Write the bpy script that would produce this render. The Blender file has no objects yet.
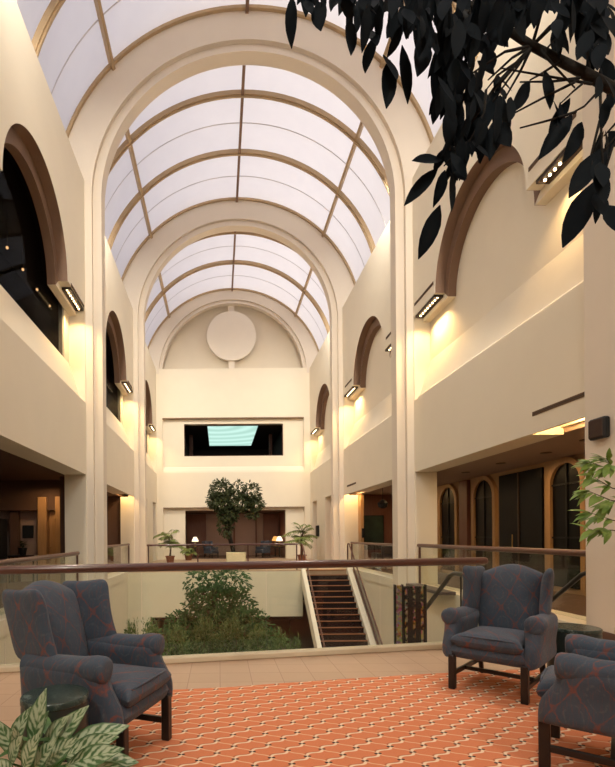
import bpy, math, random
from mathutils import Vector, Matrix
PI = math.pi
random.seed(7)
C = bpy.context.scene.collection
SC = bpy.context.scene

# ------------------------------------------------------------------ camera constants
FPX, CX, HZ, EYE = 480.0, 219.0, 536.0, 1.37
ROLL = math.radians(0.45)

def W(px, py, d):
    """point of the place seen at a picture position, at depth d"""
    dx, dy = px - CX, py - HZ
    c, s = math.cos(ROLL), math.sin(ROLL)
    dx, dy = dx * c - dy * s, dx * s + dy * c
    return Vector((dx / FPX * d, d, EYE - dy / FPX * d))

# ------------------------------------------------------------------ materials
def new_mat(name):
    m = bpy.data.materials.new(name); m.use_nodes = True
    nt = m.node_tree; nt.nodes.clear()
    out = nt.nodes.new('ShaderNodeOutputMaterial')
    return m, nt, out

class G:
    """tiny node-graph helper"""
    def __init__(s, nt): s.nt = nt
    def n(s, t, **kw):
        x = s.nt.nodes.new(t)
        for k, v in kw.items(): setattr(x, k, v)
        return x
    def l(s, a, b): s.nt.links.new(a, b)
    def m(s, op, a, b=None, c=None):
        x = s.n('ShaderNodeMath', operation=op)
        for i, v in enumerate((a, b, c)):
            if v is None: continue
            if isinstance(v, (int, float)): x.inputs[i].default_value = v
            else: s.l(v, x.inputs[i])
        return x.outputs[0]
    def mix(s, f, a, b):
        x = s.n('ShaderNodeMix', data_type='RGBA')
        for sock, v in ((x.inputs[0], f), (x.inputs[6], a), (x.inputs[7], b)):
            if isinstance(v, (int, float)): sock.default_value = v
            elif isinstance(v, tuple): sock.default_value = v + (1,) if len(v) == 3 else v
            else: s.l(v, sock)
        return x.outputs[2]
    def noise(s, vec, scale, detail=3, rough=.55):
        x = s.n('ShaderNodeTexNoise'); x.inputs['Scale'].default_value = scale
        x.inputs['Detail'].default_value = detail; x.inputs['Roughness'].default_value = rough
        if vec is not None: s.l(vec, x.inputs['Vector'])
        return x.outputs['Fac']
    def ramp(s, f, a, b):
        x = s.n('ShaderNodeMapRange'); x.clamp = True
        s.l(f, x.inputs[0]); x.inputs[1].default_value = a; x.inputs[2].default_value = b
        return x.outputs[0]

def bsdf(g, out, color, rough=.6, spec=.4, bump=None, bump_s=.2, metal=0., coat=0., bump_d=.01):
    p = g.n('ShaderNodeBsdfPrincipled')
    if isinstance(color, tuple): p.inputs['Base Color'].default_value = color + (1,)
    else: g.l(color, p.inputs['Base Color'])
    if isinstance(rough, (int, float)): p.inputs['Roughness'].default_value = rough
    else: g.l(rough, p.inputs['Roughness'])
    p.inputs['Specular IOR Level'].default_value = spec
    p.inputs['Metallic'].default_value = metal
    p.inputs['Coat Weight'].default_value = coat
    p.inputs['Coat Roughness'].default_value = .15
    if bump is not None:
        b = g.n('ShaderNodeBump'); b.inputs['Strength'].default_value = bump_s; b.inputs['Distance'].default_value = bump_d
        g.l(bump, b.inputs['Height']); g.l(b.outputs[0], p.inputs['Normal'])
    g.l(p.outputs[0], out.inputs[0])
    return p

def mat_mottled(name, c, amp=.06, scale=3., rough=.6, spec=.3, bump_s=.08, bscale=60., coat=0., metal=0.):
    m, nt, out = new_mat(name); g = G(nt)
    co = g.n('ShaderNodeTexCoord').outputs['Object']
    f = g.noise(co, scale, 4)
    lo = tuple(x * (1 - amp * 2) for x in c); hi = tuple(min(1, x * (1 + amp)) for x in c)
    bsdf(g, out, g.mix(f, lo, hi), rough, spec, g.noise(co, bscale, 2), bump_s, metal, coat)
    return m

def mat_wood(name, a, b, scale=6., rough=.35, coat=.2, stretch=(1, 1, .08)):
    m, nt, out = new_mat(name); g = G(nt)
    co = g.n('ShaderNodeTexCoord').outputs['Object']
    mp = g.n('ShaderNodeMapping'); mp.inputs['Scale'].default_value = stretch; g.l(co, mp.inputs[0])
    f = g.noise(mp.outputs[0], scale * 4, 5, .6)
    f2 = g.ramp(f, .3, .7)
    bsdf(g, out, g.mix(f2, a, b), rough, .5, f, .06, 0., coat)
    return m

def mat_emit(name, c, s):
    m, nt, out = new_mat(name); g = G(nt)
    e = g.n('ShaderNodeEmission'); e.inputs[0].default_value = c + (1,); e.inputs[1].default_value = s
    g.l(e.outputs[0], out.inputs[0]); return m

def mat_glass(name, tint=(.95, .975, .94), ior=1.35, graze=1.):
    m, nt, out = new_mat(name); g = G(nt)
    t = g.n('ShaderNodeBsdfTransparent'); t.inputs[0].default_value = tint + (1,)
    r = g.n('ShaderNodeBsdfGlossy'); r.inputs['Roughness'].default_value = .02
    ge = g.n('ShaderNodeNewGeometry'); dt = g.n('ShaderNodeVectorMath', operation='DOT_PRODUCT')
    g.l(ge.outputs['Normal'], dt.inputs[0]); g.l(ge.outputs['Incoming'], dt.inputs[1])
    f0 = ((ior - 1) / (ior + 1)) ** 2
    fr = g.m('ADD', f0, g.m('MULTIPLY', (1 - f0) * graze, g.m('POWER', g.m('SUBTRACT', 1., g.m('ABSOLUTE', dt.outputs['Value'])), 5.)))
    mx = g.n('ShaderNodeMixShader'); g.l(fr, mx.inputs[0]); g.l(t.outputs[0], mx.inputs[1]); g.l(r.outputs[0], mx.inputs[2])
    g.l(mx.outputs[0], out.inputs[0]); return m

def mat_frosted(name):
    m, nt, out = new_mat(name); g = G(nt)
    co = g.n('ShaderNodeTexCoord').outputs['Object']
    f = g.noise(co, 1.3, 4)
    c = g.mix(f, (.84, .81, .82), (.93, .90, .90))
    t = g.n('ShaderNodeBsdfTranslucent'); g.l(c, t.inputs[0])
    d = g.n('ShaderNodeBsdfDiffuse'); g.l(c, d.inputs[0])
    mx = g.n('ShaderNodeMixShader'); mx.inputs[0].default_value = .22
    g.l(t.outputs[0], mx.inputs[1]); g.l(d.outputs[0], mx.inputs[2]); g.l(mx.outputs[0], out.inputs[0])
    return m

def mat_fabric():
    m, nt, out = new_mat('damask_fabric'); g = G(nt)
    co = g.n('ShaderNodeTexCoord').outputs['Object']
    nz = g.n('ShaderNodeTexNoise'); nz.inputs['Scale'].default_value = 22; nz.inputs['Detail'].default_value = 3
    g.l(co, nz.inputs['Vector'])
    sp = g.n('ShaderNodeSeparateXYZ'); g.l(co, sp.inputs[0])
    ns = g.n('ShaderNodeSeparateXYZ'); g.l(nz.outputs['Color'], ns.inputs[0])
    wob = g.m('MULTIPLY', g.m('SUBTRACT', ns.outputs[0], .5), .035)
    u = g.m('ADD', g.m('ADD', sp.outputs[0], sp.outputs[1]), wob)
    v = g.m('ADD', g.m('ADD', sp.outputs[2], g.m('MULTIPLY', sp.outputs[1], .3)), wob)
    cu = g.m('COSINE', g.m('MULTIPLY', u, 2 * PI / .20)); cv = g.m('COSINE', g.m('MULTIPLY', v, 2 * PI / .30))
    f = g.m('ADD', cu, cv)
    l1 = g.m('SUBTRACT', 1., g.ramp(g.m('ABSOLUTE', f), .03, .15))
    l2 = g.m('SUBTRACT', 1., g.ramp(g.m('ABSOLUTE', g.m('SUBTRACT', f, 1.15)), .04, .2))
    l3 = g.m('SUBTRACT', 1., g.ramp(g.m('ABSOLUTE', g.m('ADD', f, 1.2)), .04, .22))
    brk = g.ramp(g.noise(co, 60, 3), .38, .6)
    lines = g.m('MULTIPLY', l1, g.m('ADD', .35, g.m('MULTIPLY', brk, .65)))
    mp = g.n('ShaderNodeMapping'); mp.inputs['Scale'].default_value = (1, 1, .12); g.l(co, mp.inputs[0])
    strk = g.m('MULTIPLY', g.ramp(g.noise(mp.outputs[0], 90, 2), .52, .75), .34)
    base = g.mix(g.noise(co, 9, 4), (.036, .054, .082), (.070, .096, .135))
    c1 = g.mix(g.m('MULTIPLY', g.m('MULTIPLY', g.m('ADD', l2, l3), brk), .30), base, (.15, .16, .16))
    c2 = g.mix(strk, c1, (.20, .065, .045))
    c3 = g.mix(g.m('MULTIPLY', lines, .75), c2, (.22, .065, .042))
    p = bsdf(g, out, c3, .8, .25, g.noise(co, 260, 2), .25)
    p.inputs['Sheen Weight'].default_value = .12; p.inputs['Sheen Roughness'].default_value = .5
    return m

def mat_carpet():
    m, nt, out = new_mat('lattice_carpet'); g = G(nt)
    co = g.n('ShaderNodeTexCoord').outputs['Object']
    sp = g.n('ShaderNodeSeparateXYZ'); g.l(co, sp.inputs[0])
    a, b, c, d = .110, .112, .097, -.082          # v1=(a,c) v2=(b,d)
    det = a * d - b * c
    x0 = g.m('SUBTRACT', sp.outputs[0], .309); y0 = g.m('SUBTRACT', sp.outputs[1], 3.115)
    u = g.m('ADD', g.m('MULTIPLY', x0, d / det), g.m('MULTIPLY', y0, -b / det))
    v = g.m('ADD', g.m('MULTIPLY', x0, -c / det), g.m('MULTIPLY', y0, a / det))
    su = g.m('SINE', g.m('MULTIPLY', u, 2 * PI)); sv = g.m('SINE', g.m('MULTIPLY', v, 2 * PI))
    def dist(q): return g.m('ABSOLUTE', g.m('SUBTRACT', q, g.m('ROUND', q)))
    vv = g.m('ADD', v, g.m('MULTIPLY', su, .13))
    uu = g.m('ADD', u, g.m('MULTIPLY', sv, .06))
    dv, du = dist(vv), dist(uu)
    bold = g.m('SUBTRACT', 1., g.ramp(dv, .045, .085))
    thin = g.m('SUBTRACT', 1., g.ramp(du, .018, .05))
    shade = g.m('SUBTRACT', 1., g.ramp(g.m('ABSOLUTE', g.m('SUBTRACT', dist(g.m('ADD', vv, .09)), 0.)), .03, .07))
    nu, nv = dist(u), dist(v)
    # the knots: two dark spots side by side at every crossing
    k1 = g.m('SQRT', g.m('ADD', g.m('POWER', g.m('SUBTRACT', g.m('SUBTRACT', u, g.m('ROUND', u)), .055), 2), g.m('POWER', g.m('SUBTRACT', g.m('SUBTRACT', v, g.m('ROUND', v)), .055), 2)))
    k2 = g.m('SQRT', g.m('ADD', g.m('POWER', g.m('ADD', g.m('SUBTRACT', u, g.m('ROUND', u)), .055), 2), g.m('POWER', g.m('ADD', g.m('SUBTRACT', v, g.m('ROUND', v)), .055), 2)))
    knot = g.m('SUBTRACT', 1., g.ramp(g.m('MINIMUM', k1, k2), .06, .085))
    base = g.mix(g.noise(co, 120, 3), (.60, .195, .095), (.74, .27, .135))
    base = g.mix(g.m('MULTIPLY', g.noise(co, 1.2, 2), .4), base, (.60, .20, .095))
    c1 = g.mix(g.m('MULTIPLY', shade, .4), base, (.22, .055, .03))
    c2 = g.mix(g.m('MULTIPLY', thin, .75), c1, (.80, .60, .40))
    c3 = g.mix(g.m('MULTIPLY', bold, .9), c2, (.84, .68, .50))
    c4 = g.mix(knot, c3, (.045, .03, .035))
    bsdf(g, out, c4, .95, .05, g.noise(co, 500, 2), .3, bump_d=.003)
    return m

def mat_tile(name, c1, c2, joint, size=.3, rough=.45):
    m, nt, out = new_mat(name); g = G(nt)
    co = g.n('ShaderNodeTexCoord').outputs['Object']
    b = g.n('ShaderNodeTexBrick'); b.offset = 0.; b.squash = 1.
    b.inputs['Scale'].default_value = 1.; b.inputs['Brick Width'].default_value = size; b.inputs['Row Height'].default_value = size
    b.inputs['Mortar Size'].default_value = .004; b.inputs['Mortar Smooth'].default_value = .1
    b.inputs['Color1'].default_value = c1 + (1,); b.inputs['Color2'].default_value = c2 + (1,); b.inputs['Mortar'].default_value = joint + (1,)
    g.l(co, b.inputs['Vector'])
    c = g.mix(g.m('MULTIPLY', g.noise(co, 5, 4), .35), b.outputs['Color'], tuple(x * .8 for x in c1))
    bsdf(g, out, c, rough, .4); return m

def mat_leaf(name, a, b, rough=.4, spec=.5, transl=.15):
    m, nt, out = new_mat(name); g = G(nt)
    co = g.n('ShaderNodeTexCoord').outputs['Object']
    c = g.mix(g.ramp(g.noise(co, 9, 3), .3, .7), a, b)
    p = bsdf(g, out, c, rough, spec)
    if transl:
        t = g.n('ShaderNodeBsdfTranslucent'); g.l(c, t.inputs[0])
        mx = g.n('ShaderNodeMixShader'); mx.inputs[0].default_value = transl
        g.l(p.outputs[0], mx.inputs[1]); g.l(t.outputs[0], mx.inputs[2]); g.l(mx.outputs[0], out.inputs[0])
    return m

def mat_aglaonema():
    m, nt, out = new_mat('silver_striped_leaf'); g = G(nt)
    uv = g.n('ShaderNodeTexCoord').outputs['UV']
    sp = g.n('ShaderNodeSeparateXYZ'); g.l(uv, sp.inputs[0])
    au = g.m('ABSOLUTE', g.m('SUBTRACT', sp.outputs[0], .5))
    ve = g.m('SUBTRACT', sp.outputs[1], g.m('MULTIPLY', au, .55))
    w = g.m('SINE', g.m('MULTIPLY', ve, 40.))
    nz = g.n('ShaderNodeTexNoise'); nz.inputs['Scale'].default_value = 30; nz.inputs['Detail'].default_value = 4
    g.l(g.n('ShaderNodeTexCoord').outputs['Object'], nz.inputs['Vector'])
    pale = g.ramp(g.m('ADD', w, g.m('MULTIPLY', g.m('SUBTRACT', nz.outputs['Fac'], .5), 7.)), -1.0, .5)
    edge = g.m('SUBTRACT', 1., g.ramp(au, .36, .47))
    mid = g.m('SUBTRACT', 1., g.ramp(au, .012, .035))
    f = g.m('MULTIPLY', g.m('MULTIPLY', pale, edge), .9)
    c = g.mix(f, (.06, .14, .05), (.46, .54, .38))
    c = g.mix(g.m('MULTIPLY', mid, .6), c, (.10, .22, .06))
    bsdf(g, out, c, .35, .5); return m

def mat_tapestry():
    m, nt, out = new_mat('woven_tapestry'); g = G(nt)
    co = g.n('ShaderNodeTexCoord').outputs['Object']
    vo = g.n('ShaderNodeTexVoronoi'); vo.inputs['Scale'].default_value = 24.
    mp = g.n('ShaderNodeMapping'); mp.inputs['Scale'].default_value = (1.6, 1., .7); g.l(co, mp.inputs[0]); g.l(mp.outputs[0], vo.inputs['Vector'])
    hs = g.n('ShaderNodeHueSaturation'); hs.inputs['Saturation'].default_value = 1.1; hs.inputs['Value'].default_value = .8
    g.l(vo.outputs['Color'], hs.inputs['Color'])
    sp = g.n('ShaderNodeSeparateXYZ'); g.l(co, sp.inputs[0])
    st = g.m('SINE', g.m('MULTIPLY', sp.outputs[0], 2 * PI / .105))
    f = g.m('MULTIPLY', g.ramp(st, .35, .8), g.ramp(g.noise(co, 16, 2), .44, .56))
    warm = g.mix(.55, hs.outputs[0], (.55, .25, .04))
    bsdf(g, out, g.mix(g.m('MULTIPLY', f, .85), (.012, .012, .016), warm), .9, .1); return m

def mat_border():
    m, nt, out = new_mat('woven_tapestry_border'); g = G(nt)
    co = g.n('ShaderNodeTexCoord').outputs['Object']
    vo = g.n('ShaderNodeTexVoronoi'); vo.inputs['Scale'].default_value = 34.; g.l(co, vo.inputs['Vector'])
    hs = g.n('ShaderNodeHueSaturation'); hs.inputs['Saturation'].default_value = .9; hs.inputs['Value'].default_value = .6
    g.l(vo.outputs['Color'], hs.inputs['Color'])
    bsdf(g, out, g.mix(.5, hs.outputs[0], (.35, .17, .08)), .9, .1); return m

M = dict(
    plaster=mat_mottled('cream_plaster', (.82, .75, .615), .025, 1.2, .75, .2, .05, 90),
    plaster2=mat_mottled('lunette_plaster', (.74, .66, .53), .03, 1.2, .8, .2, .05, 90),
    rib=mat_mottled('arch_plaster', (.76, .68, .575), .025, 1.5, .7, .25, .04, 80),
    beige=mat_mottled('beige_plaster', (.74, .68, .53), .04, 1.2, .8, .2, .05, 70),
    reveal_shade=mat_mottled('brown_reveal_shade', (.22, .135, .09), .05, 3, .6, .3),  # dark brown carries the shade of the arch reveals
    frost=mat_frosted('frosted_skylight'),
    ring=mat_mottled('tan_skylight_bar', (.46, .33, .19), .08, 4, .5, .4),
    mull=mat_mottled('brown_skylight_bar', (.22, .13, .085), .08, 4, .5, .4),
    seam=mat_mottled('grey_seam', (.66, .63, .64), .05, 4, .7, .2),
    rail=mat_wood('dark_red_rail_wood', (.060, .017, .012), (.10, .03, .019), 6, .28, .5, (.08, .6, 1)),
    rail2=mat_wood('brown_rail_wood', (.085, .030, .018), (.14, .050, .027), 6, .35, .3, (.6, .08, 1)),
    glass=mat_glass('balustrade_glass', (.955, .975, .945), 1.4),
    pane=mat_glass('window_pane', (.60, .62, .64), 1.08, .10),
    carpet=mat_carpet(),
    tile=mat_tile('terracotta_beige_tile', (.50, .345, .235), (.54, .375, .26), (.36, .22, .15)),
    gtile=mat_tile('ground_tile', (.17, .135, .10), (.19, .15, .11), (.12, .09, .07), .4),
    curb=mat_mottled('cream_stone_curb', (.72, .62, .46), .05, 5, .5, .4),
    fabric=mat_fabric(),
    legwood=mat_wood('near_black_mahogany', (.004, .0035, .004), (.010, .007, .006), 8, .4, .1),
    marble=None,
    drum=mat_mottled('dark_green_lacquer', (.016, .026, .024), .2, 8, .35, .5),
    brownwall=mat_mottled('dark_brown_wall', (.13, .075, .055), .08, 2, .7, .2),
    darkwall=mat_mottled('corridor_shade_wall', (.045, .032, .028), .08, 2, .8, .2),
    tan=mat_wood('tan_wood', (.36, .20, .085), (.46, .27, .12), 5, .5, .1),
    tanwall=mat_mottled('tan_corridor_wall', (.42, .27, .15), .06, 2, .7, .2),
    corrceil=mat_mottled('corridor_ceiling', (.36, .27, .22), .03, 2, .8, .2),
    rosewall=mat_mottled('dusty_rose_wall', (.40, .29, .25), .04, 2, .8, .2),
    redwood=mat_wood('red_brown_panel', (.14, .05, .035), (.19, .075, .05), 5, .5, .1),
    blackglass=mat_mottled('dark_window_glass', (.005, .005, .006), .1, 3, .3, .15, 0),
    black=mat_mottled('black_paint', (.012, .012, .013), .1, 6, .5, .3),
    slot=mat_mottled('brown_slot', (.15, .095, .06), .1, 6, .8, .1),
    speaker=mat_mottled('speaker_cloth', (.075, .05, .04), .12, 90, .9, .1, .3, 300),
    housing=mat_mottled('fixture_bronze', (.05, .03, .02), .1, 8, .5, .4),
    bulb=mat_emit('lit_bulb', (1., .72, .38), 7.),
    dot=mat_emit('bulb_reflection_glow', (1., .50, .20), 2.2),
    tread=mat_mottled('dark_stair_carpet', (.026, .016, .016), .2, 30, .95, .05),
    nosing=mat_wood('orange_brown_nosing', (.36, .14, .055), (.46, .19, .08), 6, .5, .1, (.1, 1, 1)),
    white=mat_mottled('white_stringer', (.80, .75, .66), .03, 3, .6, .3),
    bark=mat_mottled('brown_bark', (.10, .07, .05), .25, 20, .9, .1, .5, 60),
    barkdark=mat_mottled('dark_bark', (.028, .026, .024), .25, 20, .9, .1, .5, 60),
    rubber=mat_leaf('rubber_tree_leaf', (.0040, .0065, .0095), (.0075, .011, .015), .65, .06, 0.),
    ficus=mat_leaf('ficus_leaf', (.014, .055, .016), (.05, .14, .038), .6, .2, .2),
    shrub=mat_leaf('shrub_leaf', (.05, .11, .03), (.20, .28, .11), .6, .2, .2),
    farficus=mat_leaf('dark_ficus_leaf', (.022, .035, .012), (.07, .085, .03), .55, .3, .15),
    palm=mat_leaf('palm_leaf', (.13, .19, .05), (.30, .35, .11), .5, .4, .25),
    scheff=mat_leaf('yellow_green_leaf', (.11, .21, .035), (.30, .42, .10), .4, .5, .25),
    agla=mat_aglaonema(),
    grass=mat_leaf('plain_green_leaf', (.04, .12, .03), (.09, .20, .05), .4, .5, .1),
    terracotta=mat_mottled('terracotta_pot', (.24, .09, .05), .1, 8, .7, .2),
    soil=mat_mottled('soil', (.03, .02, .015), .3, 20, 1., .05),
    planter=mat_mottled('pale_planter', (.62, .56, .38), .05, 4, .6, .3),
    shade=mat_emit('lit_lampshade', (1., .80, .52), 1.5),
    shade2=mat_emit('lit_amber_lampshade', (1., .46, .12), .9),
    brass=mat_mottled('aged_brass', (.36, .22, .08), .1, 8, .35, .5, 0, 60, 0., .8),
    teal=None,
    tapestry=mat_tapestry(), border=mat_border(),
    greenart=mat_mottled('dark_green_art', (.03, .05, .035), .35, 3, .5, .3),
    disc=mat_mottled('cream_disc', (.80, .73, .63), .02, 2, .7, .2),
    trimdark=mat_mottled('shadow_gap_trim', (.30, .21, .14), .05, 3, .7, .2),
    stone=mat_mottled('dark_stone_ledge', (.07, .05, .045), .1, 6, .4, .4),
    monitor=mat_mottled('dark_screen', (.015, .018, .022), .1, 3, .3, .5, 0),
)
def _marble():
    m, nt, out = new_mat('green_marble'); g = G(nt)
    co = g.n('ShaderNodeTexCoord').outputs['Object']
    f = g.ramp(g.noise(co, 11, 6, .7), .52, .70)
    bsdf(g, out, g.mix(f, (.022, .040, .036), (.13, .17, .155)), .22, .5); return m
M['marble'] = _marble()
def _teal():
    m, nt, out = new_mat('pale_teal_laylight'); g = G(nt)
    co = g.n('ShaderNodeTexCoord').outputs['Object']
    wv = g.n('ShaderNodeTexWave'); wv.wave_type = 'RINGS'; wv.rings_direction = 'Z'; wv.inputs['Scale'].default_value = .24
    wv.inputs['Distortion'].default_value = .2; g.l(co, wv.inputs['Vector'])
    e = g.n('ShaderNodeEmission'); g.l(g.mix(wv.outputs['Fac'], (.36, .58, .50), (.50, .74, .66)), e.inputs[0]); e.inputs[1].default_value = 1.0
    g.l(e.outputs[0], out.inputs[0]); return m
M['teal'] = _teal()

# ------------------------------------------------------------------ mesh helpers
class MB:
    def __init__(s): s.v = []; s.f = []; s.uv = None
    def add(s, vs, fs):
        o = len(s.v); s.v += [tuple(p) for p in vs]; s.f += [tuple(i + o for i in f) for f in fs]; return s
    def box(s, x0, x1, y0, y1, z0, z1, mat=None):
        vs = [Vector(p) for p in ((x0, y0, z0), (x1, y0, z0), (x1, y1, z0), (x0, y1, z0), (x0, y0, z1), (x1, y0, z1), (x1, y1, z1), (x0, y1, z1))]
        if mat: vs = [mat @ p for p in vs]
        return s.add(vs, [(0, 3, 2, 1), (4, 5, 6, 7), (0, 1, 5, 4), (1, 2, 6, 5), (2, 3, 7, 6), (3, 0, 4, 7)])
    def bbox(s, x0, x1, y0, y1, z0, z1, r=.01, mat=None):
        """box with chamfered edges"""
        c = Vector(((x0 + x1) / 2, (y0 + y1) / 2, (z0 + z1) / 2)); h = Vector((abs(x1 - x0) / 2, abs(y1 - y0) / 2, abs(z1 - z0) / 2))
        r = min(r, h.x * .9, h.y * .9, h.z * .9)
        idx = {}; vs = []
        for sx in (-1, 1):
            for sy in (-1, 1):
                for sz in (-1, 1):
                    for ax in range(3):
                        p = Vector((sx * (h.x - r), sy * (h.y - r), sz * (h.z - r))); p[ax] += r * (sx, sy, sz)[ax]
                        idx[(sx, sy, sz, ax)] = len(vs); p += c; vs.append(mat @ p if mat else p)
        fs = []; S = (-1, 1)
        for ax in range(3):
            b, d = [i for i in range(3) if i != ax]
            for s0 in S:
                q = []
                for (sb, sd) in ((-1, -1), (1, -1), (1, 1), (-1, 1)):
                    k = [0, 0, 0]; k[ax] = s0; k[b] = sb; k[d] = sd; q.append(idx[(*k, ax)])
                fs.append(q)
            for sb in S:
                for sd in S:
                    q = []
                    for (sa, a2) in ((-1, b), (1, b), (1, d), (-1, d)):
                        k = [0, 0, 0]; k[ax] = sa; k[b] = sb; k[d] = sd; q.append(idx[(*k, a2)])
                    fs.append(q)
        for sx in S:
            for sy in S:
                for sz in S: fs.append([idx[(sx, sy, sz, a)] for a in range(3)])
        return s.add(vs, fs)
    def tube(s, pts, rad, n=10, cap=True):
        pts = [Vector(p) for p in pts]; k = len(pts)
        if isinstance(rad, (int, float)): rad = [rad] * k
        t0 = (pts[1] - pts[0]).normalized(); up = Vector((0, 0, 1)) if abs(t0.z) < .9 else Vector((1, 0, 0))
        nr = t0.cross(up).normalized(); vs = []
        for i in range(k):
            t = ((pts[min(i + 1, k - 1)] - pts[max(i - 1, 0)])).normalized()
            nr = (nr - t * nr.dot(t)).normalized(); bn = t.cross(nr)
            for j in range(n):
                a = 2 * PI * j / n; vs.append(pts[i] + (nr * math.cos(a) + bn * math.sin(a)) * rad[i])
        fs = [(i * n + j, i * n + (j + 1) % n, (i + 1) * n + (j + 1) % n, (i + 1) * n + j) for i in range(k - 1) for j in range(n)]
        if cap: fs += [tuple(reversed(range(n))), tuple(range((k - 1) * n, k * n))]
        return s.add(vs, fs)
    def lathe(s, prof, n=24, c=(0, 0, 0)):
        vs = []; c = Vector(c)
        for r, z in prof:
            for j in range(n):
                a = 2 * PI * j / n; vs.append(c + Vector((r * math.cos(a), r * math.sin(a), z)))
        k = len(prof)
        fs = [(i * n + j, i * n + (j + 1) % n, (i + 1) * n + (j + 1) % n, (i + 1) * n + j) for i in range(k - 1) for j in range(n)]
        fs += [tuple(reversed(range(n))), tuple(range((k - 1) * n, k * n))]
        return s.add(vs, fs)
    def ball(s, c, r, n=8, m=6, sq=(1, 1, 1)):
        prof = [(max(1e-4, r * math.sin(PI * i / m)), -r * math.cos(PI * i / m)) for i in range(m + 1)]
        vs = [];
        for rr, z in prof:
            for j in range(n):
                a = 2 * PI * j / n; vs.append(Vector(c) + Vector((rr * math.cos(a) * sq[0], rr * math.sin(a) * sq[1], z * sq[2])))
        fs = [(i * n + j, i * n + (j + 1) % n, (i + 1) * n + (j + 1) % n, (i + 1) * n + j) for i in range(m) for j in range(n)]
        return s.add(vs, fs)
    def pillow(s, fn, thick, axes, p=8., nu=14, nv=14, bulge=0., bend=None, rc=0.):
        """closed cushion: fn(u,v)->(a,b) in the plane, thickness along the third axis; axes maps (a,b,t)->point"""
        def sm(i, n): return .5 - .5 * math.cos(PI * i / n)
        top = []; bot = []
        for j in range(nv + 1):
            v = sm(j, nv)
            for i in range(nu + 1):
                u = sm(i, nu)
                k_ = 1 - rc * abs(2 * u - 1) ** 5 * abs(2 * v - 1) ** 5
                a, b = fn(.5 + (u - .5) * k_, .5 + (v - .5) * k_)
                e = max(0., (1 - abs(2 * u - 1) ** p)) ** .5 * max(0., (1 - abs(2 * v - 1) ** p)) ** .5
                bl = bulge * math.sin(PI * u) * math.sin(PI * v)
                P1 = axes(a, b, thick / 2 * e + bl); P2 = axes(a, b, -thick / 2 * e)
                if bend: P1, P2 = bend(P1), bend(P2)
                top.append(P1); bot.append(P2)
        n = nu + 1; o = len(top); fs = []
        for j in range(nv):
            for i in range(nu):
                a = j * n + i
                fs.append((a, a + 1, a + n + 1, a + n)); fs.append((o + a, o + a + n, o + a + n + 1, o + a + 1))
        return s.add(top + bot, fs)
    def leaf(s, p, t, nrm, L, w, curl=.2, prof=(0., .62, 1., .9, .55, 0.), fold=.15):
        t = t.normalized(); sd = t.cross(nrm)
        if sd.length < 1e-4: sd = t.cross(Vector((1, 0, .3)))
        sd.normalize(); nrm = sd.cross(t).normalized(); k = len(prof); vs = []; o = len(s.v)
        for i, wd in enumerate(prof):
            q = i / (k - 1); c = p + t * (L * q) - nrm * (curl * L * q * q)
            hw = max(wd, .03) * w / 2; up = nrm * (fold * hw)
            vs += [c - sd * hw + up, c, c + sd * hw + up]
        fs = []
        for i in range(k - 1):
            a = i * 3; fs += [(a, a + 1, a + 4, a + 3), (a + 1, a + 2, a + 5, a + 4)]
        if s.uv is not None:
            for f in fs:
                for ix in f: s.uv.append(((ix % 3) / 2., (ix // 3) / (k - 1)))
        return s.add(vs, fs)
    def obj(s, name, mat, parent=None, smooth=False, loc=None, angle=None):
        me = bpy.data.meshes.new(name); me.from_pydata(s.v, [], s.f); me.update()
        if s.uv is not None:
            ul = me.uv_layers.new(name='UVMap')
            for i, q in enumerate(s.uv): ul.data[i].uv = q
        import bmesh
        bm = bmesh.new(); bm.from_mesh(me)
        if s.uv is None and len(s.v) < 20000: bmesh.ops.recalc_face_normals(bm, faces=bm.faces)
        if smooth:
            for f in bm.faces: f.smooth = True
            if angle:
                for e in bm.edges:
                    if len(e.link_faces) == 2 and e.calc_face_angle(0) > math.radians(angle): e.smooth = False
        bm.to_mesh(me); bm.free()
        o = bpy.data.objects.new(name, me); C.objects.link(o)
        if mat: me.materials.append(mat)
        if parent: o.parent = parent
        if loc is not None: o.location = loc
        return o

def tag(o, label, cat, group=None, kind=None):
    o['label'] = label; o['category'] = cat
    if group: o['group'] = group
    if kind: o['kind'] = kind
    return o
def struct(o): o['kind'] = 'structure'; return o
def thing(name, label, cat, loc=(0, 0, 0), rz=0., group=None):
    o = bpy.data.objects.new(name, None); C.objects.link(o); o.empty_display_size = .1
    o.location = loc; o.rotation_euler = (0, 0, rz); return tag(o, label, cat, group)
def dup(root, loc, rz, label, group=None):
    r = root.copy(); C.objects.link(r); r.location = loc; r.rotation_euler = (0, 0, rz); r['label'] = label
    if group: r['group'] = group
    for ch in list(root.children):
        c = ch.copy(); C.objects.link(c); c.parent = r
        for gch in list(ch.children):
            d = gch.copy(); C.objects.link(d); d.parent = c
    return r
def lamp(name, kind, loc, energy, color, size=.1, size_y=None, rot=(0, 0, 0), spot=None, spread=None, parent=None):
    L = bpy.data.lights.new(name, kind); L.energy = energy; L.color = color
    if kind == 'AREA':
        L.size = size
        if size_y: L.shape = 'RECTANGLE'; L.size_y = size_y
        if spread: L.spread = spread
    elif kind in ('POINT', 'SPOT'): L.shadow_soft_size = size
    if spot: L.spot_size = spot; L.spot_blend = .8
    o = bpy.data.objects.new(name, L); C.objects.link(o); o.location = loc; o.rotation_euler = rot
    return o

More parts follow.
